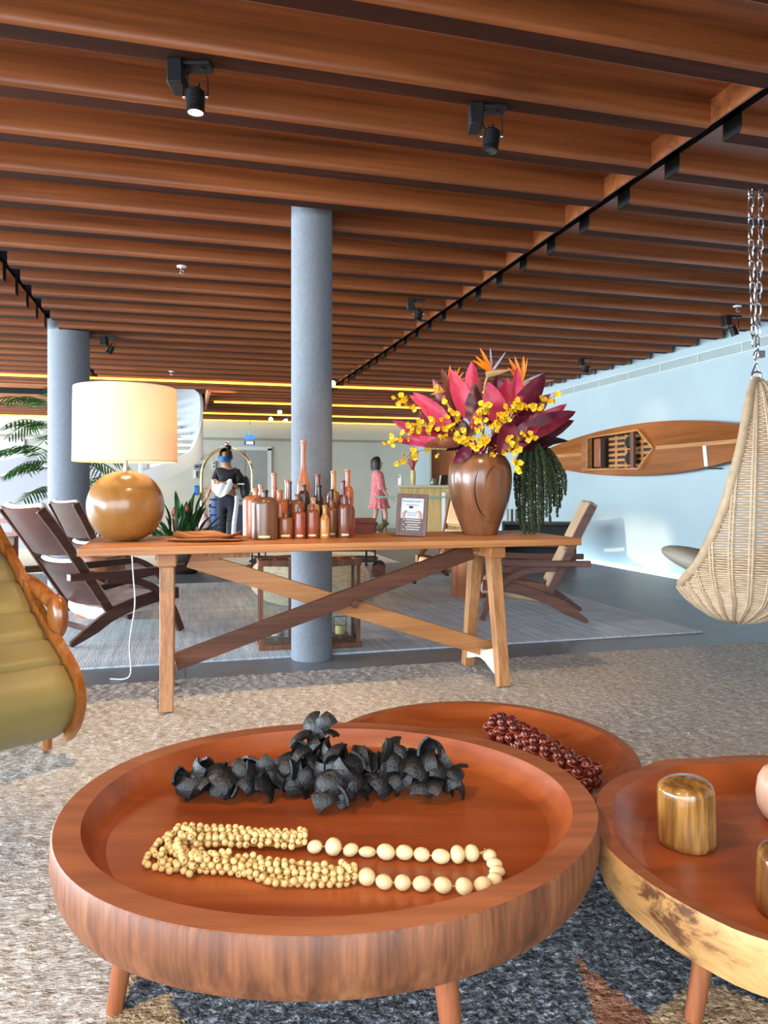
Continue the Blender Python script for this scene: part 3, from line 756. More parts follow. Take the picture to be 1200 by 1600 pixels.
# px centre, px top, px width, neck width ratio, shoulder height (0-1), shoulder softness, row, wood, label paper, neck wood, description
B = [
 (413.8, 765.5, 40.5, .25, .70, .16, 0, 'walnut', 1, 'dark', 'biggest bottle, broad dark walnut one with a dark neck at the front left'),
 (399.5, 763, 40.0, .22, .74, .12, 1, 'salmon', 0, None, 'broad pale salmon bottle half hidden behind the big dark walnut bottle'),
 (407.5, 757, 16.0, .46, .60, .10, 3, 'tan', 0, None, 'slim tan bottle at the back left, only its neck showing'),
 (428.3, 739, 18.0, .45, .52, .10, 3, 'salmon', 0, None, 'tall salmon bottle standing at the back between the walnut bottle and the column'),
 (429.0, 760, 15.0, .50, .55, .10, 2, 'orange', 0, None, 'small bright orange bottle directly behind the walnut bottle'),
 (437.3, 765.5, 25.5, .34, .68, .08, 1, 'orange', 0, None, 'stout bright orange bottle right of the walnut bottle'),
 (449.2, 749.7, 16.0, .48, .55, .10, 3, 'honey', 0, None, 'honey bottle at the back just left of the tall bottle'),
 (452.2, 752, 17.0, .42, .50, .20, 2, 'brown', 0, None, 'brown long-necked bottle in front of the honey one'),
 (474.2, 688, 20.6, .38, .46, .30, 3, 'salmon', 0, None, 'tallest bottle, long salmon wine-shaped one in front of the column'),
 (475.0, 757, 16.5, .40, .78, .05, 2, 'dark', 0, None, 'dark brown square-shouldered bottle in front of the tallest bottle'),
 (464.5, 771.5, 23.0, .36, .72, .14, 1, 'umber', 0, None, 'umber bottle with sloped shoulders in the middle row'),
 (497.0, 740.6, 18.0, .42, .55, .10, 3, 'red', 0, None, 'dark red bottle at the back in front of the column edge'),
 (498.5, 757.6, 16.0, .50, .50, .22, 2, 'black', 0, None, 'nearly black long-necked bottle'),
 (489.5, 777, 20.0, .40, .70, .14, 1, 'tan', 0, None, 'tan bottle with a brown neck, right of the umber one'),
 (488.0, 788, 21.0, .36, .74, .10, 0, 'rust', 1, None, 'rust bottle with a paper label, third from the left in the front row'),
 (468.6, 792, 18.0, .40, .76, .08, 0, 'rust', 1, None, 'narrow rust bottle with a label between the squat bottle and another rust bottle'),
 (446.6, 800.6, 25.6, .30, .72, .06, 0, 'umber', 1, None, 'squat umber bottle with a ring-topped neck, shortest in the front row'),
 (507.3, 789, 16.5, .46, .52, .24, 0, 'honey', 1, None, 'slender honey bottle with a label in the front row'),
 (518.0, 780, 19.0, .44, .66, .12, 1, 'umber', 1, None, 'mottled umber bottle with a label beside the slender honey bottle'),
 (517.5, 764, 17.0, .48, .62, .10, 2, 'brown', 0, 'dark', 'brown bottle with a dark neck behind the mottled umber bottle'),
 (521.2, 735.7, 21.0, .38, .58, .08, 3, 'honey', 0, None, 'tall honey bottle at the back right of the column'),
 (536.2, 750.5, 16.5, .44, .62, .12, 2, 'purple', 0, None, 'purple-maroon bottle between the tall honey and tall orange bottles'),
 (543.5, 734, 18.5, .42, .64, .08, 3, 'orange', 0, None, 'tall orange bottle at the right back corner of the group'),
 (539.0, 774, 20.6, .36, .66, .14, 0, 'brown', 1, None, 'brown bottle with a label at the right end of the front row'),
 (546.5, 778, 17.0, .38, .64, .14, 1, 'rust', 0, None, 'reddish bottle half hidden behind the right-hand brown bottle'),
]
ys_row = [3.705, 3.79, 3.88, 3.965]
bp = []
for q in B:
    Y = ys_row[q[6]]; p = atY(q[0], Y, TZ); d = p.x * SY + p.y * CY
    bp.append([Y, q[2] / 2 / F * d])
for it in range(4000):
    moved = False
    for i in range(len(B)):
        for j in range(i):
            pi_, pj = atY(B[i][0], bp[i][0], 0), atY(B[j][0], bp[j][0], 0)
            gap = (pi_ - pj).length - bp[i][1] - bp[j][1] - 0.002
            if gap < 0:
                moved = True
                a, c = (i, j) if bp[i][0] > bp[j][0] or (bp[i][0] == bp[j][0] and B[i][1] < B[j][1]) else (j, i)
                s_ = min(0.004, -gap * 0.5 + 0.0005)
                bp[a][0] = min(bp[a][0] + s_, 4.04 - bp[a][1] * 0.6); bp[c][0] = max(bp[c][0] - s_, 3.42)
    if not moved: break
for i, q in enumerate(B):
    px, pt, pw, nr, sh, soft, row, wd, lab, nk, desc = q
    Y = bp[i][0]; p = atY(px, Y, TZ); d = p.x * SY + p.y * CY
    R_ = pw / 2 / F * d; H = 1 + (HZ - pt) / F * d - TZ
    rn = R_ * nr
    t = thing('wooden_bottle', 'turned wooden bottle: ' + desc, 'bottle', p, -YAW, 'turned wooden bottles on the console table')
    t['label'] = desc
    zs = H * sh; zn = min(H * 0.94, zs + max(soft, 0.10) * H)
    body = [(0, 0), (R_ * 0.92, 0), (R_, 0.006), (R_, zs * 0.5), (R_, zs)]
    for k in range(1, 9):
        u = k / 8
        if soft >= 0.2: body.append((R_ + (rn - R_) * (0.5 - 0.5 * cos(pi * u)), zs + (zn - zs) * u))
        else: body.append((rn + (R_ - rn) * (cos(u * pi / 2) ** 0.75 if u < 1 else 0), zs + (zn - zs) * (sin(u * pi / 2))))
    neck = [(rn, zn), (rn * 0.97, H * 0.93)]
    lip = max(0.010, H * 0.035)
    neck += [(rn * 0.97, H - lip * 1.5), (rn * 1.18, H - lip * 1.4), (rn * 1.18, H - lip), (rn * 1.05, H - lip * 0.9), (rn * 1.14, H - lip * 0.6), (rn * 1.12, H - 0.001), (rn * 0.9, H), (0, H)]
    if nk:
        bdy = MB().lathe(body + [(0, zn)], 28).build('body', bottle_mat(wd), t)
        MB().lathe([(0, zn - 0.004), (rn * 0.99, zn - 0.004)] + neck[1:], 20).build('neck', bottle_mat(nk), t)
    else:
        bdy = MB().lathe(body + neck, 28).build('body', bottle_mat(wd), t)
    if lab:
        lw = 0.62 if i else 0.5
        n_ = 8; z0, z1 = 0.012, 0.012 + 0.010
        rows = [[Vector(((R_ + 0.0006) * sin(a), -(R_ + 0.0006) * cos(a), z)) for a in [(-0.5 + k / n_) * 2 * lw * 0.9 + 0.1 for k in range(n_ + 1)]] for z in (z0, z1)]
        MB().slab(rows, 0.0006, 1).build('paper_label', M['tagp'], bdy)

# ------------------------------------------------------------------ other things on the table
# shallow leaf-shaped platter with a wavy rim
pt_ = thing('leaf_platter', 'wavy leaf-shaped carved wooden platter between the lamp and the bottles', 'platter', W((319 - 600) / F * 3.56, 3.56, TZ), -YAW)
M['leafw'] = wood('platter_wood', C(132, 78, 42), C(172, 110, 62), C(196, 134, 82), 'X', 0.5, 12, 1.0, pores=0.2)
def platter(a, bq, z0, h, wav, ph):
    rows = []
    for i, (k, zz) in enumerate(((0.0, 0.0), (0.5, 0.0), (0.78, 0.1), (0.93, 0.55), (1.0, 1.0))):
        r = []
        for j in range(49):
            t_ = 2 * pi * j / 48; w_ = 1 + 0.10 * cos(t_) ** 3
            r.append(Vector((a * k * cos(t_) * w_, bq * k * sin(t_), z0 + zz * (h + wav * (sin(3 * t_ + ph) + 0.6 * sin(5 * t_ + 1.0))))))
        rows.append(r)
    return rows
MB().slab(platter(0.192, 0.13, 0.006, 0.012, 0.003, 0.4), 0.005, -1).build('lower_leaf', M['leafw'], pt_)
MB().slab(platter(0.160, 0.110, 0.016, 0.022, 0.009, 2.0), 0.004, -1).build('upper_leaf', M['leafw'], pt_)
MB().lathe([(0, 0), (0.09, 0), (0.10, 0.009), (0, 0.009)], 24, sx=1.0, sy=0.8).build('foot', M['leafw'], pt_)

# small box behind the bottles
bx = atY(563, 4.00, TZ)
t = thing('wooden_box', 'reddish-brown lidded wooden box behind the right-hand bottles', 'box', bx)
MB().box((0, 0, 0.030), (0.150, 0.09, 0.060)).build('body', wood('box_wood', C(84, 34, 22), C(116, 52, 34), C(136, 70, 46), 'X', 0.4, 14, 1), t, bev=0.002)
MB().box((0, 0, 0.074), (0.154, 0.094, 0.026)).build('lid', bpy.data.materials['box_wood'], t, bev=0.002)

# framed notice
fp = W((641.5 - 600) / F * 3.86, 3.86, TZ)
nf = thing('framed_notice', 'small framed paper notice in a dark wooden frame leaning back on the table', 'notice', fp, -YAW - radians(12))
fw, fh, RF = 0.165, 0.222, Euler((-0.13, 0.04, 0))
def fl(x, y, z): return RF.to_matrix() @ Vector((x, y, z)) + Vector((0, 0, 0.003))
M['frame'] = wood('frame_wood', C(66, 38, 26), C(92, 56, 38), C(116, 76, 52), 'Z', 0.4, 20, 2)
mb = MB()
for x in (-fw / 2 + 0.011, fw / 2 - 0.011): mb.box(fl(x, 0, fh / 2), (0.022, 0.016, fh), RF)
for z in (0.011, fh - 0.011): mb.box(fl(0, 0, z), (fw - 0.04, 0.016, 0.022), RF)
mb.build('frame', M['frame'], nf, bev=0.002)
pap = MB().box(fl(0, 0.002, fh / 2), (fw - 0.03, 0.006, fh - 0.03), RF).build('paper', plain('notice_paper', C(206, 208, 218), 0.6), nf)
MB().box(fl(0, -0.0018, 0.022 + 0.036), (fw - 0.046, 0.002, 0.070), RF).build('brown_panel', plain('notice_brown', C(92, 50, 42), 0.4), pap)
mb = MB()
for k, w_ in enumerate((0.075, 0.082, 0.06, 0.078, 0.07)):
    z = 0.085 - k * 0.0125
    mb.box(fl(0.008, -0.0032, z), (w_, 0.001, 0.0035), RF)
    if k % 2 == 0: mb.box(fl(-0.042, -0.0032, z), (0.005, 0.001, 0.005), RF)
mb.build('text_line', plain('notice_white', C(226, 216, 214), 0.5), pap)
mb = MB()
for sx in (-1, 1):
    mb.tube([fl(sx * 0.046, -0.002, 0.096), fl(sx * 0.044, -0.002, 0.118), fl(sx * 0.036, -0.002, 0.130), fl(sx * 0.026, -0.002, 0.130)], [0.008, 0.008, 0.007, 0.004], 8)
mb.build('hand_picture', plain('notice_skin', C(196, 146, 126), 0.5), pap)
mb = MB()
for k, w_ in enumerate((0.055, 0.05, 0.045)): mb.box(fl(0, -0.0016, 0.124 - k * 0.008), (w_, 0.001, 0.0028), RF)
mb.box(fl(0, -0.0016, 0.164), (0.066, 0.001, 0.0035), RF)
mb.build('text_line', plain('notice_ink', C(150, 120, 116), 0.6), pap)
def lettering(txt, size, mat, parent, pos, R, name='lettering'):
    cu = bpy.data.curves.new(name, 'FONT'); cu.body = txt; cu.size = size; cu.align_x = 'CENTER'; cu.extrude = 0.0006
    o = bpy.data.objects.new(name, cu); COL.objects.link(o)
    me = bpy.data.meshes.new_from_object(o.evaluated_get(bpy.context.evaluated_depsgraph_get())); bpy.data.objects.remove(o)
    me.materials.clear(); me.materials.append(mat)
    q = bpy.data.objects.new(name, me); COL.objects.link(q); q.parent = parent; q.location = pos; q.rotation_euler = R
    return q
Rt = (RF.to_matrix() @ Matrix.Rotation(pi / 2, 3, 'X')).to_euler()
lettering('Por gentileza, utilize a', 0.0115, plain('notice_black', C(40, 36, 40), 0.6), pap, fl(0, -0.0018, 0.180), Rt)
MB().box(fl(0, -0.0065, fh / 2), (fw - 0.04, 0.0015, fh - 0.04), RF).build('glazing', glass('notice_glazing', 1.12), nf)
MB().bar((0, 0.015, fh * 0.72), (0, 0.085, 0.002), 0.02, 0.004).build('prop', M['frame'], nf)

# ------------------------------------------------------------------ vase and bouquet
VD = 4.05
vp = W((750 - 600) / F * VD, VD, TZ)
K = VD / F
vs_ = thing('flower_vase', 'large rounded brown wooden vase with carved curved grooves holding the bouquet', 'vase', vp, -YAW)
M['vase'] = wood('vase_wood', C(92, 56, 34), C(130, 84, 54), C(156, 108, 74), 'Z', 0.27, 5, 0.9, coat=0.35, pores=0.12)
vprof = [(0, 0), (24 * K, 0), (26.5 * K, 1.5 * K), (31 * K, 14 * K), (38 * K, 32 * K), (44.5 * K, 52 * K), (48.6 * K, 72 * K), (49.5 * K, 88 * K), (48.3 * K, 102 * K), (45 * K, 113 * K), (40 * K, 121 * K), (36.5 * K, 124 * K), (34.5 * K, 123 * K), (36 * K, 112 * K), (38 * K, 96 * K), (30 * K, 60 * K), (0, 50 * K)]
vpts = spline([(r, 0, z) for r, z in vprof[1:12]], 5)
MB().lathe([(0, 0)] + [(p.x, p.z) for p in vpts] + vprof[12:], 56).build('body', M['vase'], vs_)
def vr(z): return interp([(zz, rr) for rr, zz in vprof[1:12]], z)
def vs_pt(px, py, off=0.0):            # a point on the vase's front for carved lines
    x = (px - 750) * K; z = (836 - py) * K; r = vr(z) + off
    return Vector((x, -sqrt(max(0.0, r * r - x * x)), z))
gm = plain('groove_dark', C(52, 28, 18), 0.5)
mb = MB()
mb.tube(spline([vs_pt(x, y) for x, y in ((742, 735), (737, 750), (736, 768), (739, 785), (746, 800), (756, 810))], 6), [0.0008 + 0.0042 * sin(pi * i / 30) for i in range(31)], 8)
mb.tube(spline([vs_pt(x, y) for x, y in ((752, 757), (755, 744), (760, 735), (768, 730))], 6), [0.0006 + 0.0034 * sin(pi * i / 18) for i in range(19)], 8)
mb.tube(spline([vs_pt(x, y) for x, y in ((762, 729), (774, 728), (786, 734))], 6), 0.0014, 6)
mb.tube(spline([vs_pt(x, y) for x, y in ((742, 800), (752, 812), (764, 816), (776, 810))], 6), 0.0012, 6)
mb.build('carved_groove', gm, vs_)
VO = vp + Vector((0, 0, 120 * K))       # mouth of the vase

def bq(px, py, dd=0.0):                 # a place in the bouquet: picture point, dd metres behind the vase axis
    return D(px, py, VD + dd)
def leaf_rows(a, b_, w, side, arch, n=9, m=5, fold=0.25):
    """blade from a to b_, widest below the middle, arched and folded along the rib"""
    a, b_ = Vector(a), Vector(b_); t = (b_ - a); Ln = t.length; t.normalize()
    s_ = Vector(side); s_ = (s_ - t * s_.dot(t)).normalized(); u = s_.cross(t)
    rows = []
    for i in range(n + 1):
        q = i / n; wd = w * 1.62 * (q ** 0.55) * ((1 - q) ** 0.85) * (1.0 if 0 < q < 1 else 0.0) * 1.08 + 0.0012
        c = a + t * Ln * q + u * arch * Ln * sin(pi * q)
        rows.append([c + s_ * wd / 2 * k + u * fold * wd * 0.5 * abs(k) for k in [-1 + 2 * j / (m - 1) for j in range(m)]])
    return rows
def leaf_mat(name, c, edge, k=0.25):
    m, nt, b = base(name, 0.36, 0, 0.5)
    f = noise_tex(nt, coords(nt, (20, 20, 5)), 1.0, 4, 0.6)
    nt.links.new(ramp(nt, f, [(0.32, C(*c)), (0.68, C(*edge))]), b.inputs['Base Color'])
    tr = nt.nodes.new('ShaderNodeBsdfTranslucent'); tr.inputs['Color'].default_value = C(*edge)
    mx = nt.nodes.new('ShaderNodeMixShader'); mx.inputs[0].default_value = k
    o = nt.nodes['Material Output']; nt.links.new(b.outputs[0], mx.inputs[1]); nt.links.new(tr.outputs[0], mx.inputs[2]); nt.links.new(mx.outputs[0], o.inputs[0])
    return m
LM = {'pink': leaf_mat('leaf_pink', (196, 44, 84), (226, 84, 120)), 'crim': leaf_mat('leaf_crimson', (150, 28, 58), (196, 50, 84)), 'mar': leaf_mat('leaf_maroon', (84, 18, 38), (124, 30, 56)),
      'brn': leaf_mat('leaf_bronze', (100, 58, 48), (150, 92, 74)), 'dk': leaf_mat('leaf_dark', (52, 18, 30), (84, 30, 44)), 'mauve': leaf_mat('leaf_mauve', (120, 40, 66), (172, 86, 104))}
# groups of leaves: description -> [(tip px, tip py, start px, start py, width px, colour, depth)]
stems = [
 ('pink cordyline stem leaning left at the upper left of the bouquet', [(646, 613, 705, 672, 34, 'pink', -0.10), (640, 618, 712, 664, 26, 'pink', -0.04), (652, 648, 720, 690, 30, 'mauve', 0.0)]),
 ('pink cordyline stem lying low at the far left of the bouquet', [(613, 657, 690, 686, 26, 'pink', 0.0), (614, 687, 690, 690, 20, 'pink', -0.10), (640, 667, 715, 690, 22, 'crim', 0.02), (660, 698, 720, 694, 30, 'brn', -0.13)]),
 ('bronze cordyline stem standing upright left of the middle', [(676, 592, 706, 650, 22, 'mauve', 0.0), (690, 576, 722, 658, 26, 'brn', -0.03), (688, 635, 718, 680, 24, 'dk', -0.06), (700, 640, 724, 690, 24, 'mar', 0.06)]),
 ('tall pink cordyline stem in the middle with the highest broad leaves', [(704, 577, 733, 655, 36, 'pink', -0.06), (737, 564, 740, 640, 32, 'pink', 0.03), (752, 588, 738, 665, 28, 'brn', -0.08), (742, 600, 742, 660, 34, 'dk', -0.10), (757, 630, 738, 672, 22, 'crim', -0.12)]),
 ('dark cordyline stem drooping over the front lip of the vase', [(722, 655, 732, 700, 30, 'dk', -0.14), (708, 724, 735, 696, 24, 'mar', -0.15), (756, 690, 742, 708, 22, 'crim', -0.15), (696, 705, 730, 700, 26, 'dk', -0.08)]),
 ('crimson cordyline stem upright right of the middle', [(762, 597, 786, 664, 42, 'crim', -0.06), (777, 585, 778, 650, 30, 'mar', 0.04), (792, 590, 790, 650, 28, 'crim', 0.0), (758, 610, 768, 670, 26, 'crim', 0.0)]),
 ('tall pink and maroon cordyline stem at the upper right', [(808, 573, 806, 640, 26, 'pink', -0.04), (852, 584, 806, 655, 46, 'mar', 0.0), (846, 590, 800, 640, 34, 'crim', 0.06), (860, 616, 800, 672, 36, 'mar', 0.04)]),
 ('dark maroon cordyline stem reaching far right toward the kayak', [(886, 631, 800, 690, 34, 'crim', 0.0), (900, 643, 804, 690, 40, 'mar', -0.03), (897, 657, 806, 694, 38, 'mar', 0.03), (888, 689, 800, 692, 30, 'dk', 0.0), (866, 694, 790, 696, 36, 'dk', -0.05)]),
 ('maroon cordyline stem hanging low right over the vase mouth', [(830, 648, 772, 706, 44, 'mar', -0.11), (778, 712, 800, 660, 34, 'mar', -0.13), (762, 712, 782, 676, 26, 'mar', -0.10), (842, 668, 785, 700, 34, 'crim', -0.08)]),
]
random.seed(21)
RIGHT = Vector((CY, -SY, 0)); FWD = Vector((SY, CY, 0))
for k, (desc, lv) in enumerate(stems):
    root = VO + RIGHT * (-0.075 + 0.15 * k / (len(stems) - 1)) + FWD * random.uniform(-0.05, 0.05)
    t = thing('cordyline_stem', desc, 'flower stem', root, 0, 'cordyline stems in the bouquet')
    sm = MB(); cx = sum(q[2] for q in lv) / len(lv); cyy = sum(q[3] for q in lv) / len(lv); dz = sum(q[6] for q in lv) / len(lv)
    e = bq(cx, cyy, dz) - root
    sm.tube(spline([(0, 0, -0.16), (0, 0, 0), e * 0.6, e], 5), 0.006, 6)
    for tp in lv:
        s_ = bq(tp[2], tp[3], tp[6]) - root
        sm.tube([e * 0.6, (e * 0.6 + s_) * 0.5, s_], 0.0032, 5)
    sm.build('stalk', LM['crim'], t)
    for tx, ty, sx, sy, wd, colr, dd in lv:
        a = bq(sx, sy, dd) - root; c = bq(tx, ty, dd + random.uniform(-0.05, 0.03)) - root
        ang = random.uniform(-0.5, 0.5)
        side = RIGHT * cos(ang) + FWD * sin(ang) + Vector((0, 0, 0.25 * (1 if tx < sx else -1)))
        mb = MB().slab(leaf_rows(a, c, wd * K * 1.22, side, random.uniform(-0.06, 0.06), 12, 5, random.choice((0.25, -0.25, 0.4))), 0.0010, 1)
        # wavy blade
        mb.v = [tuple(Vector(v) + Vector((0, 0.004 * sin(v[2] * 60 + v[0] * 40), 0))) for v in mb.v]
        mb.build('leaf', LM[colr], t)

# birds of paradise
pet = leaf_mat('petal_orange', (236, 110, 10), (252, 160, 30), 0.2); beak = leaf_mat('beak_green', (150, 146, 90), (196, 150, 110), 0.1); blu = leaf_mat('petal_blue', (90, 90, 150), (196, 190, 206), 0.1)
def strelitzia(desc, bx_, by_, petals, blues, beaks, path, dd):
    root = VO + RIGHT * ((bx_ - 750) * K * 0.25) + FWD * 0.03
    t = thing('bird_of_paradise', desc, 'flower', root, 0, 'bird of paradise flowers in the bouquet')
    e = bq(bx_, by_, dd) - root
    MB().tube(spline([(0, 0, -0.15), (0, 0, 0)] + [bq(x, y, dd) - root for x, y in path], 6), 0.006, 8).build('stem', beak, t)
    for x, y, w_ in petals:
        MB().slab(leaf_rows(e, bq(x, y, dd - 0.02) - root, w_ * K, RIGHT + Vector((0, 0, .3)), 0.05, 8, 5, 0.5), 0.001, 1).build('petal', pet, t)
    for x, y, w_ in blues:
        MB().slab(leaf_rows(e, bq(x, y, dd) - root, w_ * K, RIGHT + Vector((0, 0, .3)), 0.02, 6, 3, 0.5), 0.001, 1).build('blue_petal', blu, t)
    for x0, y0, x1, y1, w_ in beaks:
        a, c = bq(x0, y0, dd) - root, bq(x1, y1, dd) - root
        MB().tube([a + (c - a) * i / 8 for i in range(9)], [w_ / 2 * K * (1 - (i / 8) ** 1.5) + 0.0008 for i in range(9)], 8).build('beak', beak, t)
strelitzia('orange bird of paradise flower standing highest, pointing right', 768, 581, [(739, 563, 7), (750, 544, 8), (743, 556, 7), (757, 566, 7)], [(790, 550, 5), (766, 544, 4)], [(760, 586, 802, 577, 12)], [(757, 640), (757, 605), (762, 588)], -0.02)
strelitzia('orange bird of paradise flower at the upper right with a long pale beak', 815, 598, [(795, 560, 8), (804, 557, 8), (818, 556, 9), (793, 574, 6), (824, 560, 5), (792, 596, 6)], [(851, 582, 4)], [(812, 604, 867, 593, 13)], [(800, 650), (806, 618)], 0.02)
strelitzia('orange bird of paradise flower half hidden among the leaves at the upper left', 702, 604, [(703, 571, 8), (719, 573, 6), (725, 581, 6), (712, 578, 5)], [(690, 576, 4)], [(702, 606, 728, 590, 8)], [(715, 650), (705, 622)], 0.06)
strelitzia('small pale yellow bird of paradise flower low at the left of the bouquet', 688, 612, [(681, 604, 5), (697, 610, 6), (678, 616, 5)], [], [(690, 612, 672, 617, 6)], [(712, 655), (698, 630)], -0.06)

# orchid sprays
yel = leaf_mat('orchid_yellow', (238, 186, 12), (252, 216, 40), 0.2); org = plain('orchid_throat', C(190, 96, 24), 0.6); stg = plain('orchid_stalk', C(176, 104, 46), 0.6)
fm = MB()
lip = []
for i in range(4):
    r = 0.0105 * i / 3
    lip.append([Vector((r * cos(a) * (1.25 - 0.3 * abs(sin(a))), -0.002 - 0.003 * (i / 3) ** 2 + 0.0015 * cos(3 * a) * (i / 3), r * sin(a) * 0.9 - 0.006)) for a in [2 * pi * k / 12 for k in range(13)]])
fm.slab(lip, 0.0008, 1)
for a in (50, 90, 130, 10, 170):
    a = radians(a); fm.slab(leaf_rows((0, 0, 0.001), (0.010 * cos(a), -0.002, 0.010 * sin(a) + 0.002), 0.005, (-sin(a), 0, cos(a)), 0.1, 4, 3, 0.2), 0.0006, 1)
fm.m = 1; fm.ball((0, -0.003, 0.0), (0.0026, 0.003, 0.0032), 6, 4)
FME = fm.mesh('blossom', [yel, org])
sprays = [
 ('yellow orchid spray drooping to the far left, lowest tip left of the bouquet', [(735, 690), (690, 672), (640, 678), (601, 692)], 16, -0.13),
 ('yellow orchid spray reaching up to the left against the ceiling lights', [(705, 668), (665, 640), (640, 630), (614, 621)], 12, 0.0),
 ('yellow orchid spray across the left front of the bouquet', [(745, 700), (705, 664), (668, 662), (630, 672)], 16, -0.15),
 ('thin yellow orchid spray hanging down left beside the dried flowers', [(732, 700), (690, 702), (650, 706), (619, 726)], 11, -0.08),
 ('yellow orchid spray climbing in the centre of the bouquet', [(740, 695), (745, 665), (755, 645), (757, 632)], 16, -0.16),
 ('dense yellow orchid cluster low over the front of the vase', [(770, 700), (750, 694), (728, 690), (716, 680)], 16, -0.18),
 ('yellow orchid spray rising to the right of centre', [(752, 700), (775, 665), (790, 645), (806, 628)], 18, -0.16),
 ('yellow orchid spray arching out to the upper right', [(780, 690), (806, 648), (836, 634), (866, 620)], 15, -0.10),
 ('yellow orchid spray low at the right above the green tails', [(775, 704), (795, 690), (815, 683), (838, 684)], 12, -0.15),
 ('yellow orchid spray hanging down over the right shoulder of the vase', [(770, 704), (796, 692), (806, 708), (807, 738)], 11, -0.185),
 ('short yellow orchid spray among the bronze leaves at upper left', [(712, 680), (710, 655), (696, 628), (684, 605)], 8, -0.12),
]
random.seed(33)
for desc, pts, nfl, dd in sprays:
    root = VO + RIGHT * random.uniform(-0.07, 0.07) + FWD * random.uniform(-0.06, 0.02)
    t = thing('orchid_spray', desc, 'flower spray', root, 0, 'yellow orchid sprays in the bouquet')
    P = spline([bq(x, y, dd + 0.05 * (1 - i / 3)) - root for i, (x, y) in enumerate(pts)], 10)
    smb = MB().tube([Vector((0, 0, -0.1)), Vector((0, 0, 0.0))] + P, 0.0017, 5)
    nfl = int(nfl * 1.8)
    for k in range(nfl):
        u = 0.18 + 0.82 * (k + random.random() * 0.6) / nfl; c = P[min(len(P) - 1, int(u * (len(P) - 1)))]
        sp = 0.040 * (1.15 - 0.5 * u)
        q = c + RIGHT * random.uniform(-sp, sp) * 0.8 + Vector((0, 0, random.uniform(-sp, sp))) - FWD * random.uniform(0.0, 0.03)
        smb.tube([c, (c + q) / 2 + Vector((0, 0, 0.004)), q], 0.0009, 4)
        inst('blossom', FME, t, q, (random.uniform(-0.7, 0.7), random.uniform(-1.2, 1.2), -YAW + random.uniform(-1.2, 1.2)), random.uniform(0.95, 1.5))
    smb.build('stalk', stg, t)

# hanging green amaranth
am = plain('amaranth_green', C(52, 64, 34), 0.8, var=0.3, vs=60)
root = VO + RIGHT * 0.085 + FWD * 0.02
t = thing('hanging_amaranth', 'mass of dark green amaranth tails hanging over the right side of the vase', 'hanging flowers', root)
random.seed(5)
bot = [(806, 790), (809, 815), (813, 826), (817, 834), (822, 838), (826, 836), (830, 826), (834, 838), (838, 815), (842, 830), (846, 810), (850, 820), (854, 806), (858, 817), (862, 800), (866, 790), (870, 806), (874, 792), (879, 780), (884, 772), (820, 800), (832, 796), (845, 786), (857, 780), (868, 770), (812, 770), (828, 780)]
ico = [(0, 0, 1), (0.9, 0, 0), (0, 0.9, 0), (-0.9, 0, 0), (0, -0.9, 0), (0, 0, -1)]
icf = [(0, 1, 2), (0, 2, 3), (0, 3, 4), (0, 4, 1), (5, 2, 1), (5, 3, 2), (5, 4, 3), (5, 1, 4)]
for i, (bx_, by_) in enumerate(bot):
    dd = random.uniform(-0.06, 0.12) if by_ > 800 else random.uniform(-0.05, 0.15)
    if bx_ < 835 and by_ > 800: dd = random.uniform(-0.02, 0.10)
    fr_ = (bx_ - 800) / 85
    tx, ty = 812 + 50 * fr_ * 0.9, 692 + random.uniform(-6, 8) + 14 * fr_ ** 2
    P = spline([Vector((0, 0, 0)), bq(802 + 18 * fr_, 694 - 6 * random.random(), dd * 0.5) - root, bq(tx, ty, dd) - root, bq(tx + (bx_ - tx) * 0.7, ty + 28, dd) - root, bq(bx_ - 1, (ty + by_) / 2 + 10, dd) - root, bq(bx_ + random.uniform(-2, 2), by_, dd) - root], 12)
    mb = MB().tube(P[8:], 0.0045, 5)
    L_ = len(P)
    for k in range(10, L_):
        for rep in range(8):
            th = 2.0 * K * (1.0 if k < L_ - 10 else 0.45 + 0.055 * (L_ - k)) * 1.25
            p = P[k] + (P[min(k + 1, L_ - 1)] - P[k]) * random.random()
            a = random.uniform(0, 2 * pi); p = p + RIGHT * cos(a) * th + FWD * sin(a) * th + Vector((0, 0, random.uniform(-.006, .006)))
            s_ = random.uniform(0.0032, 0.0060)
            mb.add([p + Vector(q) * s_ for q in ico], icf)
    mb.build('tail', am, t, smooth=False)

# ------------------------------------------------------------------ wooden tray tables in front
M['bark'] = wood('tray_side_wood', C(88, 48, 26), C(128, 74, 42), C(154, 98, 60), 'Z', 0.55, 16, 2.2, pores=0.35, bmp=0.3)
m, nt, b = base('pale_live_edge', 0.5)
v = coords(nt, (5, 5, 13)); f1 = noise_tex(nt, v, 1.6, 5, 0.7, 0.5); f2 = noise_tex(nt, coords(nt, (3, 3, 2)), 1.0, 4)
cc = ramp(nt, f1, [(0.40, C(104, 66, 40)), (0.50, C(190, 140, 84)), (0.7, C(212, 164, 104))])
nt.links.new(mixc(nt, 1.0, cc, ramp(nt, f2, [(0.3, (0.85, 0.83, 0.8, 1)), (0.7, (1, 1, 1, 1))]), 'MULTIPLY'), b.inputs['Base Color'])
bump(nt, b, f1, 0.2)
M['live'] = m
M['legw'] = wood('tray_leg_wood', C(120, 62, 36), C(152, 84, 50), C(172, 104, 66), 'Z', 0.42, 14, 1.5)

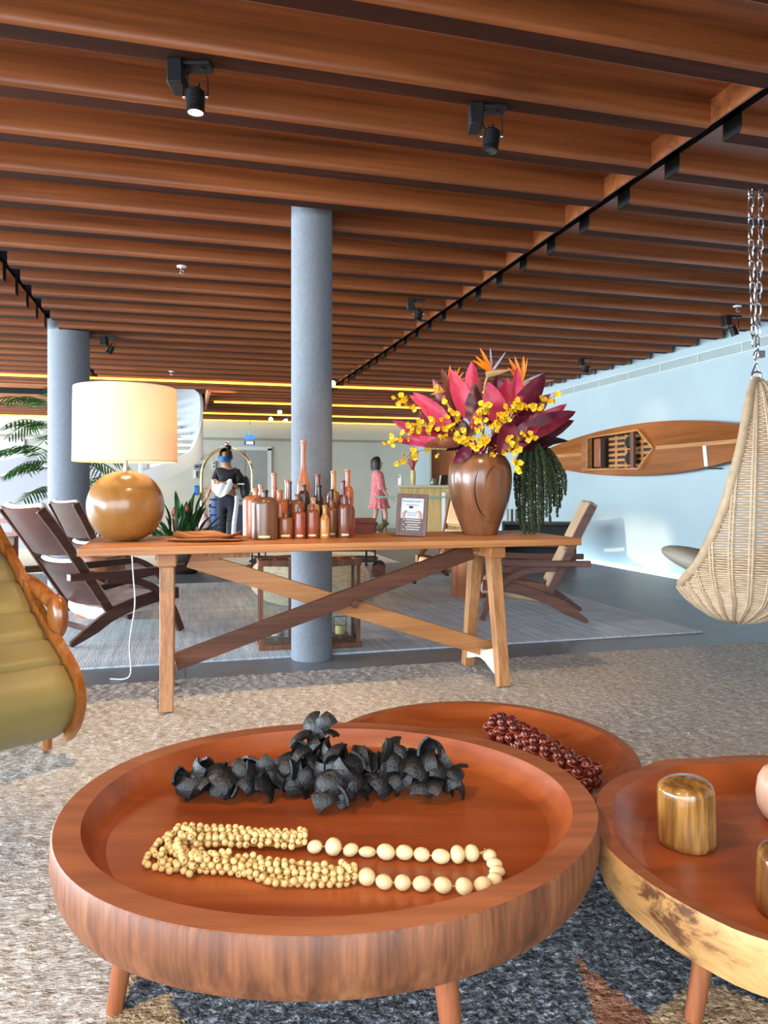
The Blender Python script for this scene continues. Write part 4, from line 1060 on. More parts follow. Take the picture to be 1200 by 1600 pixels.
M['rimw'] = wood('tray_rim_wood', C(124, 66, 36), C(156, 90, 54), C(176, 110, 70), 'X', 0.5, 7, 1.2, pores=0.2)
def tray(label, lat, d, outline, zt, zb, zf, rim, wall, mside, legs, rim_fn=None):
    t = thing('tray_table', label, 'tray table', W(lat, d, 0), -YAW, 'round wooden tray tables')
    n = 128; A = [2 * pi * k / n for k in range(n)]
    def ring(off, z, dip=None):
        r = []
        for k, a in enumerate(A):
            rr = outline(a) - off * (rim_fn(a) if rim_fn else 1)
            r.append(Vector((rr * cos(a), rr * sin(a), z)))
        return r
    side = MB()
    h = zt - zb
    side.m = 0
    side.sheet([ring(0.035, zb), ring(0.014, zb + 0.004), ring(0.004, zb + 0.25 * h), ring(-0.002, zb + 0.55 * h), ring(0.0, zt - 0.004), ring(0.003, zt)], True)
    side.m = 2
    side.sheet([ring(0.003, zt), ring(rim * 0.5, zt), ring(rim, zt - 0.0005)], True)
    side.m = 1
    side.sheet([ring(rim, zt - 0.0005), ring(rim + wall * 0.12, zt - 0.010), ring(rim + wall * 0.40, zf + 0.014), ring(rim + wall * 0.65, zf + 0.004), ring(rim + wall, zf)], True)
    fl_ = [[Vector((p.x * k, p.y * k, zf)) for p in ring(rim + wall, zf)] for k in (1, 0.66, 0.33, 0.001)]
    side.sheet(fl_, True)
    side.m = 0
    side.sheet([[Vector((p.x * k, p.y * k, zb)) for p in ring(0.035, zb)] for k in (1, 0.5, 0.001)], True)
    side.build('tray', [mside, M['tray'], M['rimw']], t, ang=38)
    for (x, y) in legs:
        o = Vector((x, y, 0)).normalized() * 0.045
        lg = MB().tube([Vector((x, y, 0)) + o + Vector((0, 0, 0.016)), Vector((x, y, 0)) + o + Vector((0, 0, 0.022)), Vector((x, y, zb + 0.001))], [0.0135, 0.0155, 0.0225], 18).build('leg', M['legw'], t)
        MB().cyl(Vector((x, y, 0.004)) + o, Vector((x, y, 0.017)) + o, 0.013, 12).build('glide', M['white'], lg)
    return t
def ell(a, b_, wob=0.0, ph=0.0):
    return lambda t: 1 / sqrt((cos(t) / a) ** 2 + (sin(t) / b_) ** 2) * (1 + wob * (sin(2 * t + ph) * 0.5 + sin(3 * t + ph * 2) * 0.6 + 0.4 * sin(5 * t + 1)))
def table_r(tab):
    tab = sorted(tab); tab = [(tab[-1][0] - 360, tab[-1][1])] + tab + [(tab[0][0] + 360, tab[0][1])]
    def f(t):
        x = math.degrees(t) % 360
        for (a, u), (b_, v_) in zip(tab, tab[1:]):
            if a <= x <= b_:
                q = (x - a) / (b_ - a); q = q * q * (3 - 2 * q); return u + (v_ - u) * q
        return tab[0][1]
    return f
tray('big round wooden tray table in front holding the black garland and the cream bead necklace', -0.105, 1.433, ell(0.506, 0.452, 0.010, 0.6), 0.40, 0.30, 0.352, 0.048, 0.042, M['bark'], [(-0.355, -0.05), (0.195, -0.225), (-0.22, 0.29)])
tray('low wooden tray table behind the big one, holding the red seed garland', 0.256, 2.03, ell(0.425, 0.438, 0.012, 2.0), 0.285, 0.19, 0.240, 0.030, 0.085, M['bark'], [(-0.26, 0.02), (0.16, -0.26), (0.16, 0.26)])
RT = table_r([(0, 0.50), (45, 0.43), (75, 0.385), (105, 0.385), (128, 0.425), (165, 0.47), (190, 0.495), (218, 0.492), (235, 0.47), (270, 0.41), (315, 0.45)])
tray('wooden tray table with a pale mottled live edge holding polished wood stumps', 0.885, 1.38, RT, 0.36, 0.272, 0.322, 0.045, 0.075, M['live'], [(-0.27, -0.02), (0.25, -0.18), (0.15, 0.24)], lambda a: 0.18 + 0.82 * (0.5 + 0.5 * cos(a - radians(95))) ** 0.7)

# polished stumps on the right-hand tray
M['stump'] = wood('polished_stump', C(78, 46, 18), C(150, 102, 48), C(200, 152, 90), 'Z', 0.16, 18, 3.0, coat=0.6, pores=0.4)
def stump(label, p, r, h, seed, mat, lean=0.0, egg=False):
    t = thing('wood_stump', label, 'wood block', p, -YAW, 'polished stumps on the right tray')
    rnd = random.Random(seed); ph = [rnd.uniform(0, 6) for _ in range(4)]
    rows = []
    prof = [(0.86, 0.0), (0.95, 0.03), (1.0, 0.12), (1.0, 0.4), (0.985, 0.7), (0.97, 0.88), (0.92, 0.955), (0.82, 0.992), (0.5, 1.0), (0.01, 1.0)]
    if egg: prof = [(0.55, 0.0), (0.75, 0.05), (0.95, 0.25), (1.0, 0.5), (0.93, 0.75), (0.75, 0.92), (0.4, 0.99), (0.01, 1.0)]
    for k, z in prof:
        row = []
        for j in range(49):
            a = 2 * pi * j / 48
            q = 1 + 0.04 * sin(2 * a + ph[0]) + 0.03 * sin(3 * a + ph[1]) + 0.012 * sin(5 * a + ph[2])
            if not egg: q -= 0.10 * math.exp(-((a - 5.35) / 0.16) ** 2)
            row.append(Vector((r * k * q * cos(a) + lean * z * h, r * k * q * sin(a), z * h + (0.02 * h * sin(a + 1) if z > 0.9 else 0))))
        rows.append(row)
    MB().sheet(rows).build('block', mat, t, ang=60)
    return t
stump('polished brown wood stump standing alone in the middle of the right tray', W(0.578, 1.40, 0.3225), 0.0525, 0.118, 1, M['stump'], -0.03)
stump('pale smooth egg-shaped wood piece at the right frame edge, far side of the tray', W(0.815, 1.50, 0.3225), 0.052, 0.11, 2, wood('pale_stump', C(176, 128, 100), C(208, 164, 136), C(226, 190, 166), 'Z', 0.35, 14, 2), 0, True)
stump('dark and yellow wood stump at the right frame edge nearest the camera', W(0.652, 1.175, 0.3225), 0.054, 0.10, 3, wood('dark_stump', C(52, 30, 20), C(110, 70, 36), C(178, 130, 60), 'Z', 0.2, 11, 2, coat=0.5), 0.02)

# black garland of curved shell pieces
random.seed(12)
TF = 0.3525
g = thing('shell_garland', 'heap of matt black curved shell pieces strung as a garland on the big tray', 'garland', W(-0.13, 1.55, TF), -YAW)
mt = plain('burnt_shell', C(17, 16, 15), 0.5, var=0.35, vs=30, bmp=0.35, bs=120)
def shard(seed):
    rnd = random.Random(seed); R_ = rnd.uniform(0.030, 0.040); rows = []
    u0, u1 = rnd.uniform(-0.75, -0.55), rnd.uniform(0.55, 0.75); v0, v1 = rnd.uniform(-0.95, -0.6), rnd.uniform(0.6, 0.95); sk = rnd.uniform(-.25, .25)
    for i in range(6):
        u = u0 + (u1 - u0) * i / 5; row = []
        for j in range(7):
            vv = v0 + (v1 - v0) * j / 6 + sk * u
            row.append(Vector((R_ * sin(vv) * cos(u), R_ * sin(u), R_ * (cos(vv) * cos(u) - 0.8))))
        rows.append(row)
    return MB().slab(rows, 0.0048, 1).mesh('shell_piece', mt, True, 35)
SH = [shard(s) for s in range(8)]
def gpos(px, d): return (px - 600) / F * d
cnt = 0
segs = [  # px, d of the strand, height of heap, number, spread
    (288, 1.53, 0.060, 5, .020), (315, 1.53, 0.075, 8, .026), (350, 1.53, 0.072, 8, .026), (385, 1.54, 0.078, 9, .028), (420, 1.54, 0.075, 8, .026), (452, 1.55, 0.085, 9, .028),
    (478, 1.56, 0.125, 10, .030), (500, 1.57, 0.160, 11, .030), (520, 1.53, 0.120, 11, .034), (540, 1.50, 0.090, 9, .030), (515, 1.485, 0.075, 8, .028), (568, 1.55, 0.095, 8, .028),
    (595, 1.55, 0.095, 9, .030), (622, 1.55, 0.105, 10, .030), (650, 1.54, 0.100, 10, .032), (676, 1.54, 0.110, 10, .030), (700, 1.54, 0.085, 8, .026)]
pieces = []
for px, d, hh, nn_, spd in segs:
    for k in range(nn_):
        z = 0.026 + (hh - 0.036) * (k / max(1, nn_ - 1)) ** 1.1 + random.uniform(-.003, .003)
        lim = spd * 0.95 * (1.15 - 0.6 * z / hh)
        a = 2 * pi * k * 0.381 + random.uniform(-.4, .4)
        x = gpos(px, d) + 0.13 + lim * cos(a) * 1.1; y = d - 1.55 + lim * sin(a)
        pieces.append((x, y, z, a))
pieces = pieces[:]
for i, (x, y, z, a) in enumerate(pieces[:100] if len(pieces) <= 100 else pieces):
    pass
extra = MB()
order = sorted(range(len(pieces)), key=lambda i: (pieces[i][1] * 1.0 - pieces[i][2] * 1.5))
for rank, i in enumerate(order):
    x, y, z, a = pieces[i]
    e = Euler((random.uniform(0.2, 1.4) if rank % 3 else random.uniform(1.1, 1.9), random.uniform(-0.9, 0.9), a + pi / 2 + random.uniform(-.8, .8)))
    if rank < 99: inst('shell_piece', SH[i % 8], g, (x, y, z), e, random.uniform(0.85, 1.12))
    else:
        me = SH[i % 8]; Mx = Matrix.Translation((x, y, z)) @ e.to_matrix().to_4x4()
        extra.add([Mx @ v.co for v in me.vertices], [tuple(p.vertices) for p in me.polygons])
if extra.v: extra.build('shell_pieces', mt, g)['kind'] = 'stuff'
MB().tube(spline([(gpos(px, d) + 0.13, d - 1.55, 0.03) for px, d, *_ in segs[:6]] + [(gpos(px, d) + 0.13, d - 1.55, 0.04) for px, d, *_ in segs[11:]], 4), 0.003, 6).build('cord', M['black'], g)

# cream bead necklace
NZ = TF
nk = thing('bead_necklace', 'cream bead necklace with many fine strands and a row of big beads', 'necklace', W(-0.1, 1.3, NZ), -YAW)
cm = plain('cream_bead', C(222, 188, 122), 0.4, var=0.12, vs=40); cb2 = plain('ivory_bead', C(232, 208, 156), 0.34, var=0.06, vs=20)
spk = plain('bead_eye', C(96, 60, 30), 0.6)
def npx(px, py, z):
    d = (1 - NZ - z) * F / (py - HZ); return Vector(((px - 600) / F * d + 0.1, d - 1.3, z))
sb = MB(); sb.ball((0, 0, 0), 0.0060, 10, 8)
sb.m = 1; sb.ball((0, -0.0042, 0.0032), 0.0016, 6, 4); SBM = sb.mesh('small_bead', [cm, spk])
random.seed(77); beads = []; cords = MB()
lefts = [(230, 1338), (243, 1326), (252, 1345), (262, 1318), (275, 1334), (283, 1350), (292, 1310), (300, 1340), (310, 1330)]
for i, (lx, ly) in enumerate(lefts):
    u = i / (len(lefts) - 1)
    up = [(476, 1313 + 8 * u), (458, 1309 + 15 * u), (420, 1308 + 14 * u), (370, 1300 + 22 * u), (320, 1297 + 24 * u + random.uniform(-3, 3)), (275 + 10 * u, 1298 + 24 * u)]
    lo = [(lx + 12, ly + 16), (310, 1360 - 10 * u + random.uniform(-3, 3)), (370 + 6 * u, 1365 - 24 * u), (430, 1380 - 32 * u + random.uniform(-3, 3)), (490, 1382 - 28 * u), (538, 1381 - 18 * u), (556, 1375 - 7 * u)]
    zz = 0.0062 + 0.0055 * (i % 2) * (0.7 + 0.3 * random.random())
    P = spline([npx(x, y, zz) for x, y in up + [(lx, ly)] + lo], 24)
    cords.tube(P[::4], 0.0012, 4)
    acc = random.uniform(0, 0.008); nxt = 0.0118; beads.append(P[0])
    for a, c in zip(P, P[1:]):
        s_ = (c - a).length; acc += s_
        if acc >= nxt: acc = 0.0; nxt = random.uniform(0.0112, 0.0135); beads.append(c + Vector((random.uniform(-.0015, .0015), random.uniform(-.0015, .0015), 0)))
# keep beads from sinking into each other
cell = {}
for p in beads:
    for _ in range(3):
        for key in [(int(p.x // 0.012) + i, int(p.y // 0.012) + j) for i in (-1, 0, 1) for j in (-1, 0, 1)]:
            for q in cell.get(key, ()):
                d2 = (p - q).length
                if d2 < 0.0105: p.z = min(q.z + sqrt(max(0.0, 0.0110 ** 2 - (p.x - q.x) ** 2 - (p.y - q.y) ** 2)), 0.026)
    cell.setdefault((int(p.x // 0.012), int(p.y // 0.012)), []).append(p)
beads.sort(key=lambda p: p.y - 1.2 * p.z)
rest = MB()
for i, p in enumerate(beads):
    e = (random.uniform(-.8, .8), random.uniform(-.8, .8), random.uniform(0, 6))
    if i < 99: inst('small_bead', SBM, nk, p, e, random.uniform(.92, 1.08))
    else:
        Mx = Matrix.Translation(p) @ Euler(e).to_matrix().to_4x4() @ Matrix.Scale(random.uniform(.92, 1.08), 4)
        for pol in SBM.polygons: pass
        o = len(rest.v); rest.v += [tuple(Mx @ v.co) for v in SBM.vertices]
        for pol in SBM.polygons: rest.f.append(tuple(o + k for k in pol.vertices)); rest.mi.append(pol.material_index)
rest.build('small_beads', [cm, spk], nk)['kind'] = 'stuff'
cords.build('strand_cord', stg, nk)
bb = MB(); bb.ball((0, 0, 0), 1.0, 18, 12); BBM = bb.mesh('big_bead', cb2)
big = [(492, 1320, 24, 20), (521, 1320, 26, 27), (548, 1325, 25, 20), (574, 1328, 28, 17), (603, 1328, 29, 24), (632, 1329, 28, 23), (659, 1332, 26, 21), (689, 1335, 29, 22), (715, 1332, 23, 27), (737, 1330, 24, 26), (765, 1334, 22, 20), (773, 1347, 26, 18), (777, 1359, 26, 18), (773, 1371, 24, 21), (754, 1379, 29, 22), (725, 1382, 28, 25), (692, 1380, 29, 24), (659, 1378, 29, 23), (629, 1376, 26, 23), (600, 1375, 27, 22), (573, 1367, 28, 26)]
for px, py, w_, h_ in big:
    d = 0.645 * F / (py + 4 - HZ); k = d / F; rz = 0.5 * h_ * k * 0.95
    p = npx(px, py + 3, rz); inst('big_bead', BBM, nk, p, (random.uniform(-.2, .2), random.uniform(-.25, .25), random.uniform(-.3, .3)), (w_ * k * 0.5, h_ * k * 0.55, rz))
MB().tube(spline([npx(x, y + 3, 0.012) for x, y, *_ in big], 3), 0.0012, 5).tube([npx(745, 1334, .012), npx(760, 1330, .02), npx(757, 1326, .022)], 0.0018, 5).build('cord', plain('hemp_cord', C(190, 150, 80), 0.8), nk)

# red seed garland on the rear tray
RZ = 0.2405
rg_ = thing('seed_garland', 'thick rope of glossy red-brown seeds on the low tray behind', 'garland', W(0.43, 2.02, RZ), -YAW)
sr = plain('red_seed', C(92, 28, 20), 0.25, var=0.3, vs=30, coat=0.3); se = plain('seed_seam', C(176, 84, 48), 0.5)
sd_ = MB().ball((0, 0, 0), (0.0135, 0.0115, 0.0115), 14, 10); sd_.m = 1; sd_.lathe([(0.0121, -0.0016), (0.0127, 0), (0.0121, 0.0016)], 14, sx=1.0, rot=Matrix.Rotation(pi / 2, 3, 'Y') @ Matrix.Rotation(0, 3, 'Z'))
SDM = sd_.mesh('seed', [sr, se])
random.seed(9)
a0, a1 = Vector((-0.085, 0.20, 0)), Vector((0.075, -0.185, 0)); axis = (a1 - a0).normalized(); perp = Vector((-axis.y, axis.x, 0))
path = [a0, a0.lerp(a1, .33) + perp * 0.01, a0.lerp(a1, .66) - perp * 0.006, a1]
PS = spline(path, 8); npos = []
for q_ in ((0.014, 0.026), (-0.014, 0.030), (0.0, 0.052), (0.002, 0.034)):
    npos.append((PS[-1] + perp * q_[0] + axis * 0.012 + Vector((0, 0, q_[1])), 0.5))
for k in range(16):
    c = PS[min(len(PS) - 1, int(k * 24 / 15))]
    for j in range(6):
        a = 2 * pi * j / 6 + (k % 2) * pi / 6
        rr = 0.029 + random.uniform(-.003, .003)
        q = c + perp * rr * cos(a) * 1.15 + Vector((0, 0, 0.040 + rr * sin(a))) + axis * random.uniform(-.003, .003)
        npos.append((q, a))
for i, (q, a) in enumerate(npos[:100]):
    inst('seed', SDM, rg_, q, (random.uniform(-.6, .6), random.uniform(-.6, .6) + a, atan2(axis.y, axis.x) + random.uniform(-.6, .6)), random.uniform(1.1, 1.3))
MB().tube([p + Vector((0, 0, 0.040)) for p in PS], 0.010, 8).build('core_cord', stg, rg_)

# ------------------------------------------------------------------ lounge chairs
def lounge(label, lat, d, a, wood_m, panel_m, cush_m, w=0.60, z0=0.0125, lean=0.0):
    t = thing('lounge_chair', label, 'lounge chair', W(lat, d, z0), head(a), 'low wooden lounge chairs')
    hw = w / 2
    for sx in (-hw, hw):
        MB().sweep(spline([(sx, 0, 0.012), (sx, 0.13, 0.085), (sx, 0.27, 0.165), (sx, 0.45, 0.225), (sx, 0.62, 0.255), (sx, 0.76, 0.262)], 5), 0.034, [0.026 + 0.05 * min(1, i / 6) for i in range(26)], (1, 0, 0)).build('rear_leg', wood_m, t, bev=0.003)
        MB().sweep(spline([(sx * 0.93, 0.30, 0.15), (sx * 0.93, 0.17 - lean * .35, 0.42), (sx * 0.93, 0.06 - lean * .68, 0.66), (sx * 0.93, -0.04 - lean, 0.855)], 5), 0.028, 0.055, (1, 0, 0)).build('back_rail', wood_m, t, bev=0.003)
        MB().sweep([(sx * 1.09, -0.02, 0.435), (sx * 1.09, 0.40, 0.428), (sx * 1.09, 0.80, 0.440)], 0.055, 0.044, (1, 0, 0)).build('armrest', wood_m, t, bev=0.004)
        MB().sweep(spline([(sx * 1.09, 0.22, 0.40), (sx * 1.09, 0.42, 0.375), (sx * 1.09, 0.58, 0.30), (sx * 1.09, 0.69, 0.18), (sx * 1.09, 0.765, 0.004)], 6), 0.036, 0.046, (1, 0, 0)).build('front_leg', wood_m, t, bev=0.003)
    MB().sweep([(-hw, 0.14, 0.088), (0, 0.16, 0.080), (hw, 0.14, 0.088)], 0.02, 0.035, (0, 1, 0.5)).sweep([(-hw, 0.70, 0.25), (hw, 0.70, 0.25)], 0.05, 0.03, (0, 1, 0)).build('stretcher', wood_m, t)
    def rail(u): return Vector((0, 0.30 - (0.34 + lean) * u, 0.15 + 0.705 * u))
    for u0, u1, nm in ((0.60, 1.02, 'back_panel'), (0.12, 0.52, 'back_panel')):
        rows, cr = [], []
        for i in range(7):
            u = u0 + (u1 - u0) * i / 6; r, c = [], []
            for j in range(11):
                x = -hw * 0.90 + 2 * hw * 0.90 * j / 10; bow = 0.055 * (1 - (x / hw) ** 2)
                p = rail(u); r.append(Vector((x, p.y - bow + 0.005, p.z - bow * 0.3))); c.append(Vector((x, p.y - bow + 0.018, p.z - bow * 0.3 + 0.012)))
            rows.append(r); cr.append(c)
        MB().slab(rows, 0.011, 1).build('back_panel', panel_m, t)
        MB().slab(cr, 0.05, 1).build('back_cushion', cush_m, t, bev=0.018)
    rows = []
    for i in range(9):
        q = i / 8; y = 0.25 + 0.52 * q; rows.append([Vector((-hw * 0.92 + 2 * hw * 0.92 * j / 10, y, 0.215 + 0.075 * q - 0.03 * (1 - (j / 5 - 1) ** 2) + 0.004 * sin(j * 2.1 + i))) for j in range(11)])
    MB().slab(rows, 0.085, 1).build('seat_cushion', cush_m, t, bev=0.025)
    return t
hide = plain('cream_hide', C(214, 204, 190), 0.6, var=0.25, vs=9)
M['rwood'] = wood('red_brown_wood', C(76, 38, 26), C(106, 58, 40), C(128, 78, 56), 'Y', 0.4, 20, 1.0)
panel = wood('plywood_panel', C(52, 30, 24), C(74, 44, 36), C(92, 58, 48), 'X', 0.34, 4, 1.0, coat=0.2)
panel2 = wood('warm_panel', C(52, 30, 18), C(70, 42, 26), C(86, 54, 34), 'X', 0.5, 4, 1.0)
lounge('dark wooden lounge chair seen from behind left of the console table, cream cushions', -2.17, 4.75, 42, M['dwood'], panel, hide, 0.62, lean=0.13)
lounge('dark brown lounge chair behind the lamp ball, its back half hidden by the nearer chair', -2.70, 6.28, 47, M['dwood'], panel2, hide, 0.62)
lounge('lounge chair with tan leather cushions in front of the white wall, right of the vase', 1.53, 5.62, -80, M['rwood'], M['tan'], M['tan'], 0.52)
lounge('tan leather lounge chair facing the camera behind the framed notice', 0.98, 8.05, -150, M['rwood'], M['tan'], M['tan'], 0.62)

# drum side tables
def drum(label, lat, d, r, h, top=None):
    t = thing('drum_table', label, 'side table', W(lat, d, 0.0125), 0, 'round wooden drum tables')
    MB().lathe([(0, 0), (r - 0.004, 0), (r, 0.005), (r, h - 0.006), (r - 0.006, h), (0, h)], 40).build('drum', M['drum'], t)
    MB().lathe([(0, h), (r - 0.012, h), (r - 0.012, h + 0.003), (0, h + 0.003)], 40).build('top', plain('drum_top', C(120, 92, 74), 0.3), t)
drum('round wooden drum table between the two dark lounge chairs on the left', -2.20, 5.72, 0.18, 0.46)
drum('round wooden drum table beneath the vase end of the console, beside the tan lounge chair', 0.80, 6.75, 0.185, 0.455)

# near upholstered lounge chair at the left edge
M['olive'] = plain('olive_velvet', C(134, 116, 62), 0.5, var=0.10, vs=7, bmp=0.1, bs=40)
M['olive'].node_tree.nodes['Principled BSDF'].inputs['Sheen Weight'].default_value = 0.08
M['amber'] = wood('amber_wood', C(116, 60, 20), C(156, 88, 34), C(180, 112, 52), 'Z', 0.25, 12, 1.0, coat=0.4)
oc = thing('channel_chair', 'olive velvet channel-tufted lounge chair with an amber wood edge at the left frame edge', 'armchair', W(-1.09, 2.60, 0.0), head(135))
# local +Y faces the front (camera right), +X the chair's right (toward the camera's left)... profile (y back->front, z)
prof_px = [(100, 1150), (112, 1133), (119, 1112), (121, 1090), (116, 1066), (107, 1045), (93, 1020), (75, 990), (52, 948), (28, 900), (0, 848), (-40, 770)]
def chair_pt(px, py):
    k = (px - 600) / F
    s_ = (-1.09 - k * 2.60) / (0.7071 * (1 + k))
    d = 2.60 + 0.7071 * s_
    return -s_, 1 + (HZ - py) / F * d
prof = [chair_pt(*q) for q in prof_px]
Pp = spline([(0, y, z) for y, z in prof], 10)
rows = []
seams = [5.6, 7.0, 8.0, 9.0, 9.9]
WCH = 0.72
for i, p in enumerate(Pp):
    u = i / 10
    dist = min(abs(u - s_) for s_ in seams)
    dent = 0.016 * math.exp(-(dist / 0.11) ** 2) if u > 2.6 else 0
    t_ = (Pp[min(i + 1, len(Pp) - 1)] - Pp[max(i - 1, 0)]).normalized(); nrm = Vector((0, t_.z, -t_.y))
    rows.append([Vector((x, p.y, p.z)) - nrm * (dent + 0.015 * max(0, 1 - min(x, WCH - x) / 0.05) ** 2) for x in [0.0, 0.008, 0.02, 0.04] + [WCH * j / 10 for j in range(1, 10)] + [WCH - 0.03, WCH - 0.01, WCH]])
MB().slab(rows, 0.10, -1).build('upholstery', M['olive'], oc)
for x in (-0.014, WCH + 0.014):
    MB().sweep([p + Vector((x, 0.0, 0)) - Vector((0, 0.02, 0.0)) for p in Pp[2:]], 0.028, 0.062, (1, 0, 0)).build('side_frame', M['amber'], oc, ang=50)
fy = prof[0][0]
MB().tube([(0.02, fy - 0.10, 0.03), (0.02, fy - 0.13, 0.20)], [0.016, 0.022], 12).build('leg', M['amber'], oc)
MB().tube([(WCH - 0.02, fy - 0.10, 0.03), (WCH - 0.02, fy - 0.13, 0.20)], [0.016, 0.022], 12).build('leg', M['amber'], oc)
for x in (0.03, WCH - 0.03): MB().tube([(x, fy - 0.85, 0.03), (x, fy - 0.70, 0.35)], [0.016, 0.022], 12).build('leg', M['amber'], oc)
# arm knob
kx, kz = chair_pt(72, 985)
MB().ball((-0.035, kx + 0.02, kz + 0.05), (0.035, 0.06, 0.085), 18, 12).tube(spline([(-0.03, kx - 0.0, kz + 0.1), (-0.04, kx - 0.25, kz + 0.15), (-0.04, kx - 0.5, kz + 0.16)], 6), [0.03] * 13, 12).build('armrest', M['amber'], oc)

# ------------------------------------------------------------------ hanging wicker egg chair
M['wick'] = plain('wicker', C(200, 170, 136), 0.6, var=0.16, vs=25)
ELAT, ED, EB = 1.90, 3.84, 0.29
eg = thing('hanging_egg_chair', 'hanging egg-shaped wicker chair seen from behind at the right edge', 'hanging chair', W(ELAT, ED, EB), head(26.3))
EP = [(0.0, 0.012), (0.015, 0.09), (0.04, 0.165), (0.08, 0.25), (0.13, 0.335), (0.20, 0.415), (0.30, 0.475), (0.42, 0.50), (0.55, 0.495), (0.70, 0.465), (0.85, 0.41), (1.0, 0.325), (1.12, 0.235), (1.20, 0.155), (1.245, 0.085), (1.26, 0.03)]
def er(z): return interp([(z_, r_) for z_, r_ in EP], z)
OPC = radians(200)                                   # middle of the opening, measured from the right, toward the camera
def opening(z):                                      # half angle of the opening at a height
    return radians(interp([(0.0, 0), (0.145, 0), (0.16, 18), (0.20, 48), (0.26, 66), (0.35, 80), (0.50, 89), (0.62, 94), (0.80, 98), (0.92, 100), (1.10, 101), (1.26, 100)], z))
def ept(th, z, off=0.0):
    r = er(z) * 0.9 + off; axx = 0.04 * z / 1.26
    return Vector((r * cos(th) + axx + (-0.05 * (1 - min(1, z / 0.15)) ), -r * sin(th), z))
def arc_range(z):
    hw = opening(z)
    return (OPC + hw, OPC + 2 * pi - hw)
wv = MB(); z = 0.03; ZS = []
while z < 1.25:
    ZS.append(z)
    slope = abs(er(z + 0.004) - er(z)) / 0.004
    z += 0.0125 / sqrt(1 + min(slope, 9) ** 2)
NR = 64
for i, z in enumerate(ZS):
    t0, t1 = arc_range(z); closed = opening(z) < 0.01
    n = 128
    pts = []
    for k in range(n + (0 if closed else 1)):
        th = t0 + (t1 - t0) * k / n
        pts.append(ept(th, z, 0.0045 * cos(th * NR / 2 + (i % 2) * pi)))
    wv.tube(pts, 0.0056, 5, closed=closed, caps=not closed)
wv.build('weave', M['wick'], eg)
stake = MB()
for k in range(NR // 2):
    th0 = 2 * pi * k / (NR // 2)
    for dth in (-0.016, 0.016):
        run = []
        for j in range(0, 64):
            z = 0.004 + 1.25 * j / 63; th = th0 + dth
            hw = opening(z); rel = (th - OPC + pi) % (2 * pi) - pi
            if abs(rel) >= hw - 0.001 or hw < 0.01: run.append(ept(th, z, 0.008))
            else:
                if len(run) > 2: stake.tube(run, 0.0058, 5)
                run = []
        if len(run) > 2: stake.tube(run, 0.0058, 5)
stake.build('stakes', plain('wicker_light', C(212, 184, 150), 0.6, var=0.12, vs=25), eg)
# rolled rim
zs = [0.150 + (1.262 - 0.150) * i / 60 for i in range(61)]
near = [ept(OPC - opening(z), z) for z in zs]; far = [ept(OPC + opening(z), z) for z in zs]
rim_pts = near[::-1] + far[1:]
def smooth_pts(P, n=3):
    for _ in range(n):
        P = [P[0]] + [(P[i - 1] + P[i] * 2 + P[i + 1]) / 4 for i in range(1, len(P) - 1)] + [P[-1]]
    return P
MB().tube(smooth_pts(rim_pts, 6), 0.024, 10).build('rim', M['wick'], eg)
MB().tube([(0.04 + 0.022 * cos(a), 0, 1.285 + 0.026 * sin(a)) for a in [2 * pi * k / 16 for k in range(16)]], 0.006, 8, closed=True).build('hanging_ring', M['chrome'], eg)
# cushion lying in the opening
cs = MB(); Rc = Euler((0, 0.32, 0.2)); rows = []
cs.ball((0, 0, 0), (0.345, 0.30, 0.075), 32, 14, Rc)
cs.build('seat_cushion', plain('cushion_taupe', C(178, 168, 152), 0.7, var=0.08, vs=6), eg).location = (-0.105, 0.06, 0.265)
# chain of long links
ch = thing('hanging_chain', 'double steel chain with a hook holding up the wicker egg chair', 'chain', W(ELAT, ED, EB), -YAW)
lk = MB(); a_, b_ = 0.014, 0.0315
pts = [Vector((a_ * cos(t), 0, (b_ - a_) * (1 if sin(t) > 0 else -1) + a_ * sin(t))) for t in [2 * pi * k / 20 for k in range(20)]]
lk.tube(pts, 0.0042, 6, closed=True); LKM = lk.mesh('chain_link', M['chrome'])
ztop, zbot = CEIL + 0.10 - EB, 1.475
for sx in (-0.026, 0.026):
    nL = int((ztop - zbot) / 0.0535)
    for k in range(nL + 1):
        u = k / nL; z = zbot + (ztop - zbot) * u
        inst('chain_link', LKM, ch, (0.04 + sx * (0.30 + 0.7 * min(1, u * 1.6)), 0, z), (0, 0, (pi / 2 if k % 2 else 0) + 0.5))
hk = MB()
hk.tube(spline([(0.04, 0, 1.46), (0.052, 0, 1.45), (0.052, 0, 1.43), (0.036, 0, 1.415), (0.030, 0, 1.39), (0.044, 0, 1.375), (0.048, 0, 1.36), (0.04, 0, 1.352)], 5), 0.0055, 8); hk.build('hook', M['chrome'], ch)
MB().box((0.062, 0.0, 1.405), (0.040, 0.036, 0.036)).build('spring_block', M['steel'], ch, bev=0.004)
MB().tube(spline([(0.04, 0, 1.352), (0.020, 0, 1.300), (0.026, 0, 1.272), (0.04, 0, 1.268), (0.056, 0, 1.272), (0.062, 0, 1.300), (0.042, 0, 1.352)], 5), 0.0052, 8).build('carabiner', M['chrome'], ch)

# ------------------------------------------------------------------ kayak on the right wall
ky = thing('wall_kayak', 'varnished wooden kayak hung sideways on the white wall', 'kayak', (XR - 0.02, 7.8, 1.46))
M['kay'] = wood('kayak_ply', C(118, 64, 28), C(148, 86, 42), C(168, 104, 58), 'Y', 0.3, 6, 0.5, coat=0.3, pores=0.12)
M['kayl'] = wood('kayak_trim', C(164, 106, 54), C(190, 130, 74), C(206, 150, 94), 'Y', 0.35, 14, 0.8)
